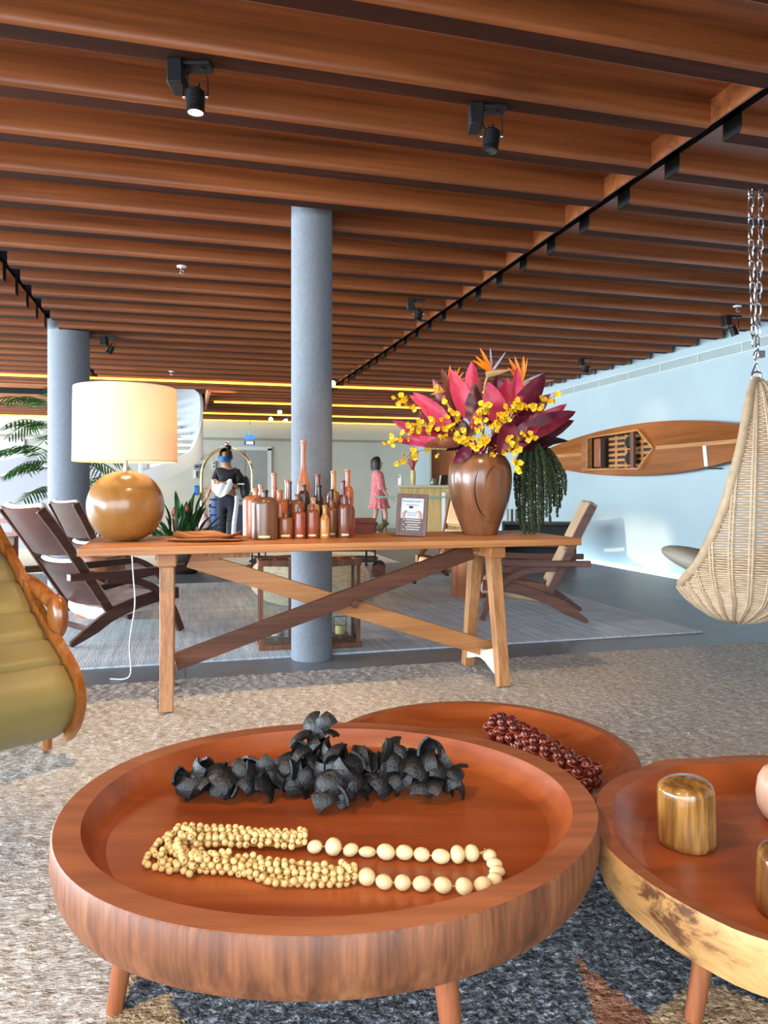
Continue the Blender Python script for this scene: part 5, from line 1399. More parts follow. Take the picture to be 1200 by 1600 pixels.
# local: y along the wall, z up, deck faces -x
def kh(y): return 0.318 * max(0.0, 1 - (y / (2.95 if y > 0 else 2.37)) ** 2) ** 0.93
CK = [(1.09, 0.215), (-0.06, 0.232), (-0.36, 0.0)]         # cockpit outline: back edge, shoulder, point
def cock(y):
    if y > 1.09 or y < -0.36: return -1
    if y > -0.06: return 0.232 - 0.017 * (y + 0.06) / 1.15
    return 0.232 * (y + 0.36) / 0.30
ysn = sorted(set([-2.36 + 5.30 * i / 90 for i in range(91)] + [1.0901, 1.0899, -0.3601, -0.06]))
def deck_x(y, z):
    h = kh(y); return -0.14 - 0.05 * (1 - abs(z) / h) if h > 1e-4 else -0.14
deck = MB()
for sg in (1, -1):
    rows = []
    for y in ysn:
        h = kh(y); c = max(0.0, cock(y)); rows.append([Vector((deck_x(y, (c + (h - c) * q)) , y, sg * (c + (h - c) * q))) for q in (0, .25, .5, .75, 1)])
    deck.slab(rows, 0.008, 1 if sg > 0 else -1)
deck.build('deck', M['kay'], ky)
hull = MB(); rows = []
for y in ysn:
    h = kh(y); rows.append([Vector((-0.14 + 0.14 * (cos(q * pi / 2)) * (0.25 + 0.75 * min(1, h / 0.2)), y, h * sin(q * pi / 2))) for q in (-1, -.8, -.5, -.2, .2, .5, .8, 1)])
hull.sheet(rows); hull.build('hull', M['kay'], ky)
rd = MB()
for y0, y1 in ((1.13, 2.86), (-2.3, -0.40)):
    rd.sweep([(deck_x(y0 + (y1 - y0) * i / 12, 0) - 0.004, y0 + (y1 - y0) * i / 12, 0) for i in range(13)], 0.040, 0.010, (0, 0, 1))
rd.build('centre_strip', M['kayl'], ky)
co = MB(); cp = [(1.09, 0.0), (1.09, 0.215), (-0.06, 0.232), (-0.36, 0.0), (-0.06, -0.232), (1.09, -0.215), (1.09, 0.0)]
for (y0, z0), (y1, z1) in zip(cp, cp[1:]):
    co.bar((-0.175, y0, z0), (-0.175, y1, z1), 0.022, 0.075, (1, 0, 0))
co.build('coaming', M['kayl'], ky)
MB().box((-0.19, 1.17, 0), (0.03, 0.17, 0.46)).build('rear_deck_board', M['kay'], ky, bev=0.01)
MB().box((-0.185, 0.86, 0.0), (0.035, 0.16, 0.385)).build('seat_back', wood('kayak_pad', C(122, 66, 40), C(150, 86, 56), C(166, 104, 72), 'Z', 0.4, 12, 1), ky, bev=0.03)
sl = MB()
for k in range(6): sl.box((-0.07, 0.30, -0.175 + 0.07 * k), (0.012, 0.95, 0.034))
for y in (0.62, 0.40, 0.06): sl.box((-0.055, y, 0), (0.02, 0.05, 0.42))
sl.build('floor_slats', M['kayl'], ky)
MB().box((-0.045, 0.36, 0), (0.012, 1.45, 0.46)).build('cockpit_floor', plain('kayak_inside', C(56, 34, 22), 0.7), ky)
MB().box((-0.165, 0.10, 0), (0.03, 0.075, 0.45)).build('crossbar', plain('kayak_bar', C(104, 70, 50), 0.5), ky)
for z in (0.10, -0.10):
    MB().lathe([(0, 0), (0.075, 0), (0.08, 0.012), (0.07, 0.024), (0, 0.024)], 24, (-0.15, 0.19, z), sx=0.95, rot=Matrix.Rotation(-pi / 2, 3, 'Y')).build('foot_pad', M['black'], ky)
for y, w_ in ((2.02, 0.035), (-1.22, 0.055)):
    h = kh(y); st_ = MB().sweep([(deck_x(y, z) - 0.006, y - z * 0.12, z) for z in (-h + 0.004, -h * 0.66, -h * 0.33, -0.02)], w_, 0.006, (0, 1, 0))
    st_.build('strap', plain('strap_white', C(214, 216, 214), 0.6), ky)
for y in (2.02, -1.22):
    h = kh(y); MB().box((-0.06, y, -h - 0.02), (0.15, 0.05, 0.012)).build('wall_hook', M['black'], ky)

# ------------------------------------------------------------------ lanterns, pouf, trolley
M['lant'] = wood('lantern_wood', C(92, 52, 34), C(126, 78, 52), C(150, 100, 70), 'Z', 0.5, 26, 2.0)
def lantern(label, lat, d, candle):
    t = thing('glass_lantern', label, 'lantern', W(lat, d, 0.0125), -0.04, 'tall lanterns either side of the column')
    s_, h = 0.215, 0.545
    for x in (-1, 1):
        for y in (-1, 1): MB().box((x * (s_ / 2 - 0.011), y * (s_ / 2 - 0.011), h / 2), (0.022, 0.022, h - 0.06)).build('post', M['lant'], t)
    MB().box((0, 0, 0.016), (s_ + 0.014, s_ + 0.014, 0.032)).build('base', M['lant'], t, bev=0.003)
    f = MB()
    for q in (-1, 1):
        f.box((q * (s_ / 2 - 0.008), 0, h - 0.018), (0.03, s_ + 0.014, 0.036)); f.box((0, q * (s_ / 2 - 0.008), h - 0.018), (s_ - 0.03, 0.03, 0.036))
    f.box((0, 0, h - 0.012), (0.02, s_ - 0.04, 0.018)); f.build('top_frame', M['lant'], t, bev=0.002)
    for q in (-1, 1):
        MB().box((q * (s_ / 2 - 0.012), 0, h / 2), (0.003, s_ - 0.046, h - 0.075)).build('pane', M['glass'], t)
        MB().box((0, q * (s_ / 2 - 0.012), h / 2), (s_ - 0.046, 0.003, h - 0.075)).build('pane', M['glass'], t)
    hd = MB()
    for x in (-0.04, 0.04): hd.box((x, 0.02, 0.125), (0.006, 0.006, 0.10))
    hd.box((0, 0.02, 0.172), (0.086, 0.006, 0.006)).box((0, 0.02, 0.115), (0.086, 0.006, 0.006)).box((0, 0.02, 0.062), (0.10, 0.08, 0.008)).box((0, 0.02, 0.047), (0.02, 0.02, 0.03)); hd.build('candle_holder', plain('holder_grey', C(110, 104, 98), 0.4, 0.5), t)
    hdo = [o for o in t.children if o.name.startswith('candle_holder')][0]
    MB().lathe([(0, 0.066), (0.03, 0.066), (0.03, 0.115), (0.028, 0.118), (0, 0.112)], 18, (0, 0.02, 0)).build('candle', plain('candle_wax', C(226, 200, 130) if candle else C(196, 190, 176), 0.5), hdo)
lantern('wooden glass-sided lantern left of the column under the console table', -0.672, 4.585, False)
lantern('wooden glass-sided lantern with a yellow candle right of the column', -0.275, 4.64, True)

pf = thing('woven_pouf', 'large round woven rattan pouf with a brown rim behind the column and lanterns', 'pouf', W(-0.65, 6.42, 0.0125))
PRF = [(0.26, 0.0), (0.30, 0.004), (0.40, 0.04), (0.475, 0.10), (0.515, 0.17), (0.515, 0.23), (0.48, 0.30), (0.435, 0.345)]
def pr(z): return interp([(z_, r_) for r_, z_ in PRF[1:]], z)
mb = MB(); pts = []
zz = 0.004; i = 0
while zz < 0.345:
    r = pr(zz); n = 96
    mb.tube([(r * cos(2 * pi * k / n) * (1 + 0.008 * cos(24 * 2 * pi * k / n + (i % 2) * pi)), r * sin(2 * pi * k / n) * (1 + 0.008 * cos(24 * 2 * pi * k / n + (i % 2) * pi)), zz) for k in range(n)], 0.0088, 5, closed=True)
    sl_ = abs(pr(zz + 0.004) - r) / 0.004; zz += 0.0165 / sqrt(1 + min(sl_, 6) ** 2); i += 1
mb.build('weave', plain('rattan_pale', C(232, 218, 190), 0.6, var=0.2, vs=20), pf)
MB().lathe([(0, 0.0), (0.30, 0.0), (0.45, 0.09), (0.505, 0.20), (0.43, 0.34), (0, 0.345)], 48).build('lining', plain('rattan_dark', C(120, 96, 66), 0.8), pf)
MB().tube([(0.44 * cos(a), 0.44 * sin(a), 0.352) for a in [2 * pi * k / 64 for k in range(64)]], 0.016, 8, closed=True).build('rim', plain('rim_brown', C(134, 86, 50), 0.5), pf)

bc = thing('bar_trolley', 'low black metal trolley with round wooden wheels behind the woven pouf', 'trolley', W(-0.78, 8.15, 0), -YAW)
mb = MB()
for x in (-0.68, -0.60, 0.58, 0.68):
    for y in (0, 0.42): mb.box((x, y, 0.33), (0.014, 0.014, 0.50))
for z in (0.58, 0.30): 
    for y in (0, 0.42): mb.box((0, y, z), (1.38, 0.014, 0.014))
mb.box((0, 0, 0.24), (1.38, 0.014, 0.014)); mb.build('frame', M['black'], bc)
MB().box((0.0, 0.21, 0.185), (1.42, 0.48, 0.022)).build('shelf', M['blackp'], bc, bev=0.003)
MB().box((0.0, 0.21, 0.59), (1.42, 0.48, 0.018)).build('top_shelf', M['blackp'], bc, bev=0.003)
for x in (-0.70, 0.72):
    for y in (-0.04, 0.46):
        MB().lathe([(0, -0.02), (0.074, -0.02), (0.077, -0.015), (0.077, 0.015), (0.074, 0.02), (0, 0.02)], 32, (x, y, 0.077), rot=Matrix.Rotation(pi / 2, 3, 'X')).build('wheel', M['rwood'], bc)

# ------------------------------------------------------------------ plants
def pleaf(name, c, e, k=0.2): return leaf_mat(name, c, e, k)
gl = pleaf('dracaena_leaf', (30, 66, 30), (62, 112, 50)); pg = pleaf('palm_leaf', (34, 76, 32), (84, 138, 58), 0.3)
t = thing('potted_lily', 'leafy dark green plant in a round dark bowl behind the console table', 'potted plant', W(-2.37, 8.65, 0))
MB().lathe([(0, 0), (0.16, 0), (0.26, 0.07), (0.31, 0.18), (0.29, 0.27), (0.27, 0.27), (0.28, 0.18), (0.2, 0.2), (0, 0.22)], 40).build('bowl', plain('bowl_dark', C(66, 50, 44), 0.35, var=0.2, vs=6), t)
random.seed(3); mb = MB()
for i in range(95):
    a = random.uniform(0, 2 * pi); el = random.uniform(0.2, 1.52); Ln = random.uniform(0.42, 0.78)
    b0 = Vector((0.09 * cos(a), 0.09 * sin(a), 0.22)); dr = Vector((cos(a) * cos(el), sin(a) * cos(el), sin(el)))
    b1 = b0 + dr * Ln * 0.45; b2 = b1 + (dr + Vector((0, 0, -0.55 * cos(el)))) * Ln * 0.62
    b1.z, b2.z = max(b1.z, 0.3), max(b2.z, 0.27)
    mb.tube([b0, b1], 0.006, 5)
    sd2 = Vector((-sin(a), cos(a), 0.2 * random.uniform(-1, 1)))
    mb.slab(leaf_rows(b1, b2, random.uniform(0.07, 0.11), sd2, -0.12, 8, 5, 0.3), 0.001, 1)
mb.build('leaves', gl, t)
mb = MB()
for i in range(5):
    a = i * 1.3; mb.tube([(0.05 * cos(a), 0.05 * sin(a), 0.22), (0.12 * cos(a), 0.12 * sin(a), 0.62 + 0.03 * i)], 0.006, 6); mb.ball((0.12 * cos(a), 0.12 * sin(a), 0.64 + 0.03 * i), (0.025, 0.025, 0.05), 8, 6)
mb.build('flower_spikes', plain('spike_red', C(170, 84, 62), 0.6), t)

pm = thing('potted_palm', 'tall potted palm with feathery fronds standing behind the left column', 'potted plant', W(-3.72, 8.55, 0))
MB().lathe([(0, 0), (0.22, 0), (0.27, 0.42), (0.28, 0.45), (0.25, 0.45), (0.24, 0.38), (0, 0.38)], 32).build('pot', plain('palm_pot', C(96, 92, 90), 0.6), pm)
random.seed(15)
st2 = MB()
for i in range(7):
    a = i * 0.9; st2.tube([(0.08 * cos(a), 0.08 * sin(a), 0.38), (0.12 * cos(a), 0.12 * sin(a), 1.1), (0.16 * cos(a), 0.16 * sin(a), 1.3 + 0.1 * i)], [0.016, 0.013, 0.009], 8)
st2.build('canes', plain('palm_cane', C(120, 140, 84), 0.5), pm)
fronds = []
for i in range(34):
    a = i * 2.39996; h0 = random.uniform(0.55, 2.05); fronds.append((a, h0, random.uniform(0.5, 0.82)))
for a, h0, Ln in fronds:
    el = random.uniform(0.35, 1.1); o = Vector((0.13 * cos(a), 0.13 * sin(a), h0)); hd_ = Vector((cos(a), sin(a), 0))
    top = min(1, (2.50 - h0) / (Ln * 0.75))
    P = [o + hd_ * Ln * u * cos(el * (1 - 0.35 * u)) + Vector((0, 0, top * (Ln * u * sin(el) - Ln * 0.62 * u * u))) for u in [k / 14 for k in range(15)]]
    mb = MB().tube(P, [0.006 - 0.0045 * k / 14 for k in range(15)], 5)
    for k in range(3, 15):
        t_ = (P[k] - P[k - 1]).normalized(); sd2 = t_.cross(Vector((0, 0, 1))).normalized()
        for sg in (-1, 1):
            ll = 0.26 * sin(pi * (0.18 + 0.74 * k / 15)); tip = P[k] + sd2 * sg * ll * 0.75 + t_ * ll * 0.6 + Vector((0, 0, -0.30 * ll - 0.05 * random.random()))
            tip.z = min(tip.z, 2.53)
            mb.slab(leaf_rows(P[k], tip, 0.026, t_, 0.04, 5, 3, 0.2), 0.0008, 1)
    mb.build('frond', pg, pm)

# ------------------------------------------------------------------ luggage cart and the people
CD = 11.6
def CW(px, z=0.0, dd=0.0): return W((px - 600) / F * (CD + dd), CD + dd, z)
lc = thing('luggage_cart', 'brass birdcage luggage cart with an arched top behind the masked person', 'luggage cart', CW(355), -YAW)
hwid = 0.40
def arch(y): return [Vector((-hwid, y, 0.20)), Vector((-hwid, y, 0.8)), Vector((-hwid, y, 1.20))] + [Vector((-hwid * cos(pi * k / 16), y, 1.20 + 0.42 * sin(pi * k / 16))) for k in range(1, 16)] + [Vector((hwid, y, 1.20)), Vector((hwid, y, 0.8)), Vector((hwid, y, 0.20))]
MB().tube(arch(-0.03), 0.016, 10).tube(arch(0.03 + 0.0), 0.016, 10).build('arch', M['brass'], lc)
MB().tube([Vector((-hwid, 0.0, 0.98)), Vector((hwid, 0.0, 0.98))], 0.016, 10).build('crossbar', M['brass'], lc)
for sx in (-1, 1): MB().tube([(sx * hwid, -0.28, 0.20), (sx * hwid, -0.20, 0.72), (sx * hwid, 0, 0.98), (sx * hwid, 0.20, 0.72), (sx * hwid, 0.28, 0.20)], 0.013, 8).build('side_rail', M['brass'], lc)
MB().ball((0, 0, 1.685), 0.035, 16, 10).lathe([(0.05, 1.61), (0.055, 1.625), (0.03, 1.64), (0.022, 1.655), (0.03, 1.66), (0, 1.66)], 16).build('finial', M['brass'], lc)
MB().box((0, 0, 0.17), (0.88, 0.60, 0.05)).build('deck', plain('deck_carpet', C(72, 40, 40), 0.9), lc, bev=0.01)
for sx in (-0.36, 0.36):
    for sy in (-0.22, 0.22):
        MB().lathe([(0, -0.018), (0.06, -0.018), (0.068, -0.01), (0.068, 0.01), (0.06, 0.018), (0, 0.018)], 20, (sx, sy, 0.069), rot=Matrix.Rotation(pi / 2, 3, 'X')).build('wheel', M['blackp'], lc)
        MB().box((sx, sy, 0.115), (0.03, 0.06, 0.07)).build('fork', M['steel'], lc)
# luggage on the cart
t = thing('blue_bag', 'blue padded bag standing on the luggage cart left of the masked person', 'bag', CW(338, 0.196, -0.10), -YAW)
MB().ball((0, 0, 0.34), (0.10, 0.10, 0.34), 16, 12).build('body', plain('bag_blue', C(56, 78, 128), 0.7, var=0.2, vs=10), t)
mb = MB()
for z in (0.62, 0.50, 0.38): mb.tube([(0.098 * cos(a), 0.098 * sin(a), z) for a in [2 * pi * k / 20 for k in range(20)]], 0.012, 6, closed=True)
mb.build('strap', M['blackp'], t)
MB().ball((-0.09, -0.02, 0.52), 0.03, 10, 8).ball((-0.085, -0.02, 0.44), 0.024, 10, 8).build('buckle', M['blackp'], t)
t = thing('pink_bag', 'crumpled pink bag on the cart beside the plant leaves', 'bag', CW(329, 0.196, -0.12) - RIGHT * 0.10, -YAW)
mb = MB().ball((0, 0, 0.20), (0.11, 0.09, 0.20), 18, 12)
mb.v = [tuple(Vector(v) + Vector((0.02 * sin(v[2] * 30), 0, 0.02 * sin(v[0] * 40)))) for v in mb.v]
mb.build('body', plain('bag_pink', C(214, 176, 184), 0.6, var=0.12, vs=8), t)
MB().tube([(-0.04, 0, 0.38), (-0.04, 0, 0.48), (0.04, 0, 0.48), (0.05, 0, 0.38)], 0.010, 6).build('handle', plain('bag_rose', C(176, 120, 116), 0.6), t)
t = thing('navy_suitcase', 'dark navy suitcase on the cart right of the masked person', 'suitcase', CW(376, 0.196, 0.05), -YAW)
MB().box((0, 0, 0.27), (0.26, 0.34, 0.54)).build('body', plain('case_navy', C(28, 32, 58), 0.5), t, bev=0.03)
MB().tube([(-0.06, 0, 0.54), (-0.06, 0, 0.60), (0.06, 0, 0.60), (0.06, 0, 0.54)], 0.01, 6).build('handle', M['blackp'], t)

skin_m = plain('skin_warm', C(176, 124, 96), 0.55); skin_l = plain('skin_light', C(206, 160, 136), 0.55)
hair_m = plain('black_hair', C(22, 18, 18), 0.5, var=0.3, vs=60)
navy = plain('navy_cloth', C(24, 26, 40), 0.8, var=0.15, vs=14); blk = plain('black_cloth', C(20, 20, 24), 0.8, var=0.15, vs=14); whc = plain('white_cloth', C(226, 226, 222), 0.8)
def hand(nodes, edges, wrist, dirv, sidev, curl=0.35, L_=0.17):
    """palm with four fingers and a thumb, added to a skeleton at node index wrist"""
    w = Vector(nodes[wrist][:3]); d = Vector(dirv).normalized(); s_ = Vector(sidev).normalized(); n_ = d.cross(s_)
    p = w + d * L_ * 0.42; nodes.append((*p, 0.030, 0.018)); pi_ = len(nodes) - 1; edges.append((wrist, pi_))
    for k, (off, ln) in enumerate(((-0.030, 0.40), (-0.010, 0.46), (0.010, 0.44), (0.029, 0.34))):
        a = p + s_ * off + d * L_ * 0.08; b_ = a + d * L_ * ln * 0.55 + n_ * curl * 0.02; c = b_ + d * L_ * ln * 0.45 * (1 - curl) + n_ * curl * 0.045
        for q in (a, b_, c):
            nodes.append((*q, 0.0085, 0.0085)); edges.append((pi_ if q is a else len(nodes) - 2, len(nodes) - 1))
    a = w + d * L_ * 0.22 - s_ * 0.034; b_ = a + d * L_ * 0.22 - s_ * 0.020 + n_ * 0.012
    for q in (a, b_): nodes.append((*q, 0.010, 0.010)); edges.append((wrist if q is a else len(nodes) - 2, len(nodes) - 1))

# --- masked person with the cart
PD = 11.0
p1 = thing('person', 'person in black with a blue face mask holding a white cloth by the cart', 'person', W((352 - 600) / F * PD, PD, 0), -YAW)
n = [(0.03, 0, 0.87, 0.135, 0.10), (0.03, -0.005, 1.00, 0.115, 0.085), (0.03, 0.0, 1.14, 0.135, 0.095), (0.03, 0.01, 1.235, 0.105, 0.075), (0.025, 0.0, 1.315, 0.048, 0.048), (0.012, -0.02, 1.39, 0.070, 0.082), (0.005, -0.02, 1.47, 0.082, 0.098), (0.008, -0.005, 1.545, 0.062, 0.075)]
e = [(0, 1), (1, 2), (2, 3), (3, 4), (4, 5), (5, 6), (6, 7)]
def chain(frm, pts):
    last = frm
    for q in pts: n.append(q); e.append((last, len(n) - 1)); last = len(n) - 1
    return last
w1 = chain(3, [(-0.11, 0.01, 1.235, 0.052), (-0.150, -0.01, 1.10, 0.042), (-0.185, -0.04, 1.02, 0.034), (-0.225, -0.09, 0.945, 0.024, 0.020)])
hand(n, e, w1, (-0.2, -0.25, -1), (0.5, -0.8, 0), 0.4)
w2 = chain(3, [(0.17, 0.01, 1.225, 0.052), (0.205, -0.01, 1.10, 0.042), (0.195, -0.05, 1.02, 0.036), (0.09, -0.155, 1.05, 0.029), (0.0, -0.19, 1.075, 0.024, 0.020)])
hand(n, e, w2, (-1, -0.1, 0.15), (0, 0.1, 1), 0.5)
f1 = chain(0, [(-0.045, 0.0, 0.78, 0.085), (-0.055, 0.0, 0.45, 0.058), (-0.06, 0.02, 0.25, 0.048), (-0.06, 0.03, 0.07, 0.034), (-0.068, -0.08, 0.035, 0.032), (-0.07, -0.16, 0.026, 0.024)])
f2 = chain(0, [(0.11, 0.0, 0.78, 0.085), (0.105, -0.01, 0.45, 0.058), (0.10, 0.01, 0.25, 0.048), (0.10, 0.03, 0.07, 0.034), (0.112, -0.08, 0.035, 0.032), (0.118, -0.16, 0.026, 0.024)])
n.append((0.003, -0.118, 1.455, 0.012)); e.append((6, len(n) - 1))          # nose
for sx in (-1, 1): n.append((0.005 + sx * 0.086, 0.0, 1.462, 0.014, 0.018)); e.append((6, len(n) - 1))   # ears
skin('body', n, e, skin_m, p1)
# clothes
tn = [(0.03, 0, 0.89, 0.132, 0.102), (0.03, 0, 1.02, 0.128, 0.098), (0.03, 0.0, 1.14, 0.148, 0.108), (0.03, 0.01, 1.25, 0.112, 0.085), (0.027, 0.008, 1.30, 0.066, 0.062)]
te = [(0, 1), (1, 2), (2, 3), (3, 4)]
tn += [(-0.11, 0.01, 1.245, 0.066), (-0.145, -0.005, 1.15, 0.060), (-0.165, -0.02, 1.07, 0.056)]; te += [(3, 5), (5, 6), (6, 7)]
tn += [(0.17, 0.01, 1.235, 0.066), (0.205, -0.005, 1.14, 0.060), (0.21, -0.03, 1.04, 0.056), (0.17, -0.08, 1.025, 0.050)]; te += [(3, 8), (8, 9), (9, 10), (10, 11)]
skin('black_top', tn, te, blk, p1)
un = [(0.03, 0, 0.97, 0.136, 0.104), (0.03, 0, 0.84, 0.152, 0.112), (-0.045, 0.0, 0.74, 0.096), (-0.055, 0.0, 0.45, 0.074), (-0.06, 0.02, 0.22, 0.066), (-0.06, 0.025, 0.08, 0.064), (0.11, 0.0, 0.74, 0.096), (0.105, 0.0, 0.45, 0.074), (0.10, 0.01, 0.22, 0.066), (0.10, 0.02, 0.08, 0.064)]
skin('trousers', un, [(0, 1), (1, 2), (2, 3), (3, 4), (4, 5), (1, 6), (6, 7), (7, 8), (8, 9)], navy, p1)
rows = [[Vector((0.11 + ox + a_ * 0.030, -0.085 * k_ - 0.018 + 0.02 * abs(a_), z)) for a_ in (-1, 0, 1)] for z, ox, k_ in ((0.88, 0.075, .75), (0.74, 0.068, .8), (0.60, 0.052, .8), (0.45, 0.035, .8), (0.22, 0.025, .72), (0.09, 0.02, .7))]
MB().slab(rows, 0.008, 1).build('white_side_stripe', whc, p1)
# shoes
for sx in (-0.068, 0.113): MB().ball((sx, -0.06, 0.04), (0.048, 0.135, 0.04), 14, 8).build('shoe', M['blackp'], p1)
# mask, hair, eyes
mk = []
for i in range(6):
    v_ = i / 5; row = []
    for j in range(9):
        u = -1 + 2 * j / 8; row.append(Vector((0.004 + 0.084 * sin(u * 1.25), -0.028 - 0.098 * cos(u * 1.25) - 0.018 * (1 - abs(u)) * sin(pi * v_), 1.385 + 0.072 * v_ - 0.02 * abs(u) * (0.5 - v_))))
    mk.append(row)
MB().slab(mk, 0.006, -1).build('face_mask', plain('mask_blue', C(22, 92, 150), 0.7), p1)
hr = []
for i in range(9):
    a = pi / 2 * (1 - i / 8); row = []
    for j in range(21):
        b_ = radians(-52) + radians(284) * j / 20; zz = 1.485 + 0.098 * sin(a) if i < 6 else 1.485 + 0.098 * sin(a) - 0.02 * (i - 5)
        row.append(Vector((0.006 + 0.094 * cos(a) * cos(b_), -0.008 + 0.112 * cos(a) * sin(b_), zz)))
    hr.append(row)
hb = MB().slab(hr, 0.012, 1); hb.ball((0.035, 0.03, 1.600), (0.052, 0.05, 0.045), 14, 10); hb.build('hair', hair_m, p1)
for sx in (-1, 1):
    MB().ball((0.003 + sx * 0.030, -0.106, 1.478), (0.011, 0.006, 0.006), 8, 6).build('eye', blk, p1)
    MB().box((0.003 + sx * 0.030, -0.110, 1.495), (0.034, 0.008, 0.006)).build('eyebrow', hair_m, p1)
# white cloth held in front, backpack on the arm
t = thing('white_cloth', 'bunched white cloth held against the waist of the masked person', 'cloth', W((352 - 600) / F * PD, PD, 0), -YAW)
rows = []
for i in range(9):
    v_ = i / 8; row = []
    for j in range(13):
        u = j / 12; row.append(Vector((-0.16 + 0.29 * u, -0.15 - 0.035 * sin(pi * u) - 0.012 * sin(u * 14 + v_ * 5), 1.095 + 0.03 * sin(u * 6 + 2) - (0.15 + 0.06 * sin(pi * u)) * v_)))
    rows.append(row)
MB().slab(rows, 0.02, 1).build('fabric', whc, t)
t = thing('backpack', 'black backpack hanging from the arm of the masked person', 'backpack', W((352 - 600) / F * PD, PD, 0), -YAW)
MB().ball((0.285, 0.05, 1.00), (0.075, 0.11, 0.185), 18, 12).build('body', plain('pack_black', C(18, 18, 20), 0.6, var=0.2, vs=12), t)
MB().ball((0.305, -0.05, 0.93), (0.05, 0.04, 0.09), 14, 10).build('pocket', bpy.data.materials['pack_black'], t)
MB().tube(spline([(0.24, 0.0, 1.16), (0.19, -0.06, 1.22), (0.15, -0.02, 1.29), (0.20, 0.06, 1.24), (0.26, 0.08, 1.14)], 5), 0.014, 6).build('strap', M['blackp'], t)
MB().box((0.25, -0.03, 1.055), (0.10, 0.13, 0.02)).build('white_band', whc, t)

# --- person in the pink dress
QD = 15.9
p2 = thing('person', 'person with short dark hair in a short pink dress walking along the far wall', 'person', W((592 - 600) / F * QD, QD, 0), -YAW)
n = [(-0.01, 0, 0.82, 0.105, 0.125), (-0.015, 0, 1.0, 0.090, 0.110), (-0.02, 0, 1.18, 0.100, 0.140), (-0.03, 0, 1.30, 0.075, 0.120), (-0.025, 0, 1.375, 0.045, 0.045), (-0.015, 0, 1.45, 0.082, 0.070), (-0.015, 0, 1.53, 0.095, 0.080), (-0.03, 0, 1.60, 0.075, 0.062)]
e = [(i, i + 1) for i in range(7)]
w1 = chain(3, [(0.0, -0.15, 1.27, 0.046), (0.04, -0.18, 1.08, 0.038), (0.10, -0.19, 0.96, 0.032), (0.18, -0.17, 0.83, 0.026), (0.235, -0.15, 0.775, 0.020)])
hand(n, e, w1, (1, 0.1, -0.35), (0, -1, 0), 0.4, 0.15)
w2 = chain(3, [(-0.05, 0.15, 1.27, 0.046), (-0.06, 0.19, 1.06, 0.038), (-0.03, 0.19, 0.88, 0.030), (0.03, 0.17, 0.76, 0.022)])
hand(n, e, w2, (0.3, 0, -1), (1, 0, 0), 0.4, 0.15)
chain(0, [(0.05, -0.07, 0.74, 0.078), (0.15, -0.08, 0.44, 0.052), (0.14, -0.08, 0.28, 0.048), (0.145, -0.08, 0.075, 0.032), (0.21, -0.08, 0.034, 0.03), (0.27, -0.08, 0.026, 0.022)])
chain(0, [(-0.05, 0.07, 0.74, 0.078), (-0.06, 0.08, 0.46, 0.052), (-0.10, 0.08, 0.28, 0.048), (-0.13, 0.08, 0.09, 0.032), (-0.07, 0.08, 0.036, 0.03), (-0.01, 0.08, 0.026, 0.022)])
n.append((0.090, 0, 1.505, 0.013)); e.append((6, len(n) - 1))
n.append((0.066, 0, 1.455, 0.020)); e.append((5, len(n) - 1))
skin('body', n, e, skin_l, p2)
m, nt, b = base('pink_print', 0.85)
f1 = noise_tex(nt, coords(nt, (1, 1, 1)), 55, 2); nt.links.new(ramp(nt, f1, [(0.44, C(186, 84, 96)), (0.56, C(222, 150, 152))]), b.inputs['Base Color'])
dr = []
for z, ax, ay, cx in ((1.345, 0.075, 0.10, -0.025), (1.30, 0.115, 0.165, -0.025), (1.18, 0.135, 0.175, -0.02), (1.02, 0.145, 0.165, -0.015), (0.86, 0.165, 0.175, -0.01), (0.70, 0.195, 0.20, 0.0), (0.65, 0.19, 0.195, 0.0), (0.60, 0.215, 0.22, 0.0), (0.555, 0.235, 0.24, 0.0)):
    ruf = 0.03 if z < 0.66 else 0.008
    dr.append([Vector((cx + ax * (1 + ruf * 2.2 * cos(13 * a)) * cos(a), ay * (1 + ruf * 2.2 * cos(13 * a)) * sin(a), z)) for a in [2 * pi * k / 52 for k in range(53)]])
MB().slab(dr, 0.006, 1).build('dress', m, p2)
sv = MB()
for sy in (-1, 1):
    r2 = []
    for i, (z, r) in enumerate(((1.31, 0.072), (1.20, 0.078), (1.08, 0.085), (0.99, 0.085), (0.955, 0.105))):
        r2.append([Vector((0.0 + 0.05 * i * 0.4 + r * cos(a) * (1 + (0.06 * cos(9 * a) if i > 2 else 0)), sy * (0.155 + 0.006 * i) + r * 0.8 * sin(a), z)) for a in [2 * pi * k / 27 for k in range(28)]])
    sv.slab(r2, 0.005, 1 if sy > 0 else 1)
sv.build('sleeves', m, p2)
hr = []
for i in range(10):
    a = pi / 2 * (1 - min(i, 6) / 6); row = []
    for j in range(25):
        b_ = radians(64 - 14 * sin(a)) + radians(232 + 28 * sin(a)) * j / 24; zz = 1.545 + 0.115 * sin(a) - (0.055 * (i - 6) if i > 6 else 0)
        k_ = 1.0 if i <= 6 else 1 - 0.03 * (i - 6)
        row.append(Vector((-0.035 + 0.128 * cos(a) * cos(b_) * k_, 0.116 * cos(a) * sin(b_) * k_, zz)))
    hr.append(row)
MB().slab(hr, 0.018, 1).build('hair', hair_m, p2)
for sy in (-1, 1): MB().ball((0.070, sy * 0.035, 1.535), (0.008, 0.010, 0.007), 8, 6).build('eye', blk, p2)
for y, x in ((-0.08, 0.205), (0.08, -0.07)): MB().ball((x, y, 0.018), (0.115, 0.042, 0.018), 14, 6).build('sandal', plain('sandal_tan', C(196, 164, 130), 0.6), p2)

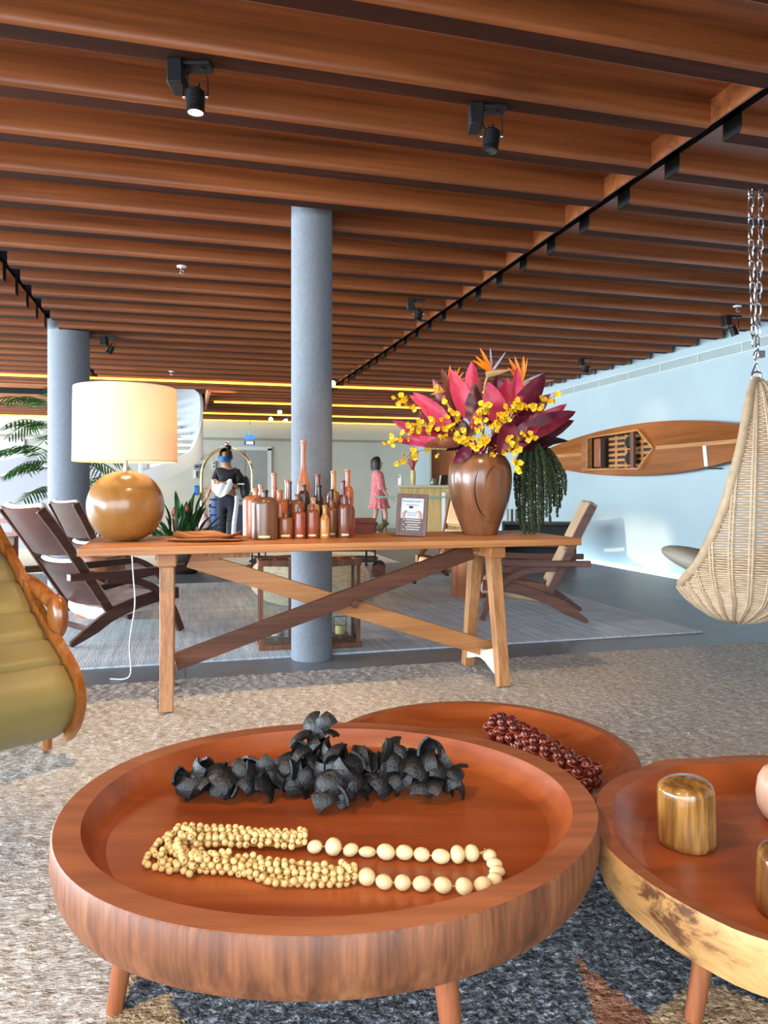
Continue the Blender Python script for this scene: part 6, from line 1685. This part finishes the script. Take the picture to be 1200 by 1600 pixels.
# --- small shaggy dog at their feet
dgm = plain('dog_fur', C(120, 112, 90), 0.9, var=0.35, vs=30)
dg = thing('small_dog', 'small shaggy grey-brown dog at the feet of the person in the pink dress', 'dog', W((591 - 600) / F * 15.65, 15.65, 0), -YAW)
n = [(-0.10, 0, 0.155, 0.055), (-0.02, 0, 0.155, 0.058), (0.06, 0, 0.165, 0.062), (0.115, 0, 0.21, 0.040), (0.145, 0, 0.255, 0.048), (0.195, 0, 0.240, 0.026), (0.222, 0, 0.236, 0.016)]
e = [(i, i + 1) for i in range(6)]
for x, b0 in ((-0.11, 0), (0.075, 2)):
    for sy in (-1, 1):
        if b0 == 0: chain(0, [(x + 0.02, sy * 0.038, 0.125, 0.030), (x + 0.035, sy * 0.042, 0.095, 0.022), (x - 0.012, sy * 0.042, 0.055, 0.015), (x - 0.004, sy * 0.042, 0.016, 0.014), (x + 0.022, sy * 0.042, 0.012, 0.013)])
        else: chain(2, [(x, sy * 0.038, 0.12, 0.026), (x - 0.005, sy * 0.040, 0.065, 0.018), (x, sy * 0.040, 0.016, 0.015), (x + 0.022, sy * 0.040, 0.012, 0.013)])
for sy in (-1, 1): chain(4, [(0.135, sy * 0.036, 0.295, 0.016), (0.128, sy * 0.048, 0.325, 0.008)])
chain(0, [(-0.155, 0, 0.20, 0.018), (-0.175, 0, 0.25, 0.014), (-0.165, 0, 0.285, 0.010)])
bo = skin('body', n, e, dgm, dg, 3)
mb = MB(); random.seed(2)
for p in bo.data.polygons:
    if random.random() < 0.5:
        c = p.center; nn2 = p.normal; tip = c + nn2 * 0.018 + Vector((-0.012, random.uniform(-.008, .008), -0.014)); s_ = nn2.cross(Vector((0.3, 0.2, 1))).normalized() * 0.005
        mb.add([c - s_, c + s_, tip], [(0, 1, 2)])
mb.build('fur', dgm, dg, smooth=False)['kind'] = 'stuff'
for sy in (-1, 1): MB().ball((0.178, sy * 0.026, 0.268), 0.006, 8, 6).build('eye', blk, dg)
MB().ball((0.238, 0, 0.238), 0.009, 8, 6).build('nose', blk, dg)
MB().tube([(0.118 + 0.045 * cos(a), 0.045 * sin(a), 0.215) for a in [2 * pi * k / 16 for k in range(16)]], 0.006, 6, closed=True).build('collar', M['black'], dg)
t = thing('dog_leash', 'thin black dog leash from the hand of the person in pink to the small dog', 'leash', (0, 0, 0))
ha = p2.location + RIGHT * 0.06 + FWD * 0.15 + Vector((0, 0, 0.66)); do = dg.location + RIGHT * 0.095 + Vector((0, 0, 0.24))
MB().tube(spline([ha, ha.lerp(do, 0.4) + Vector((0, 0, -0.03)), do], 6), 0.007, 6).build('strap', M['black'], t)
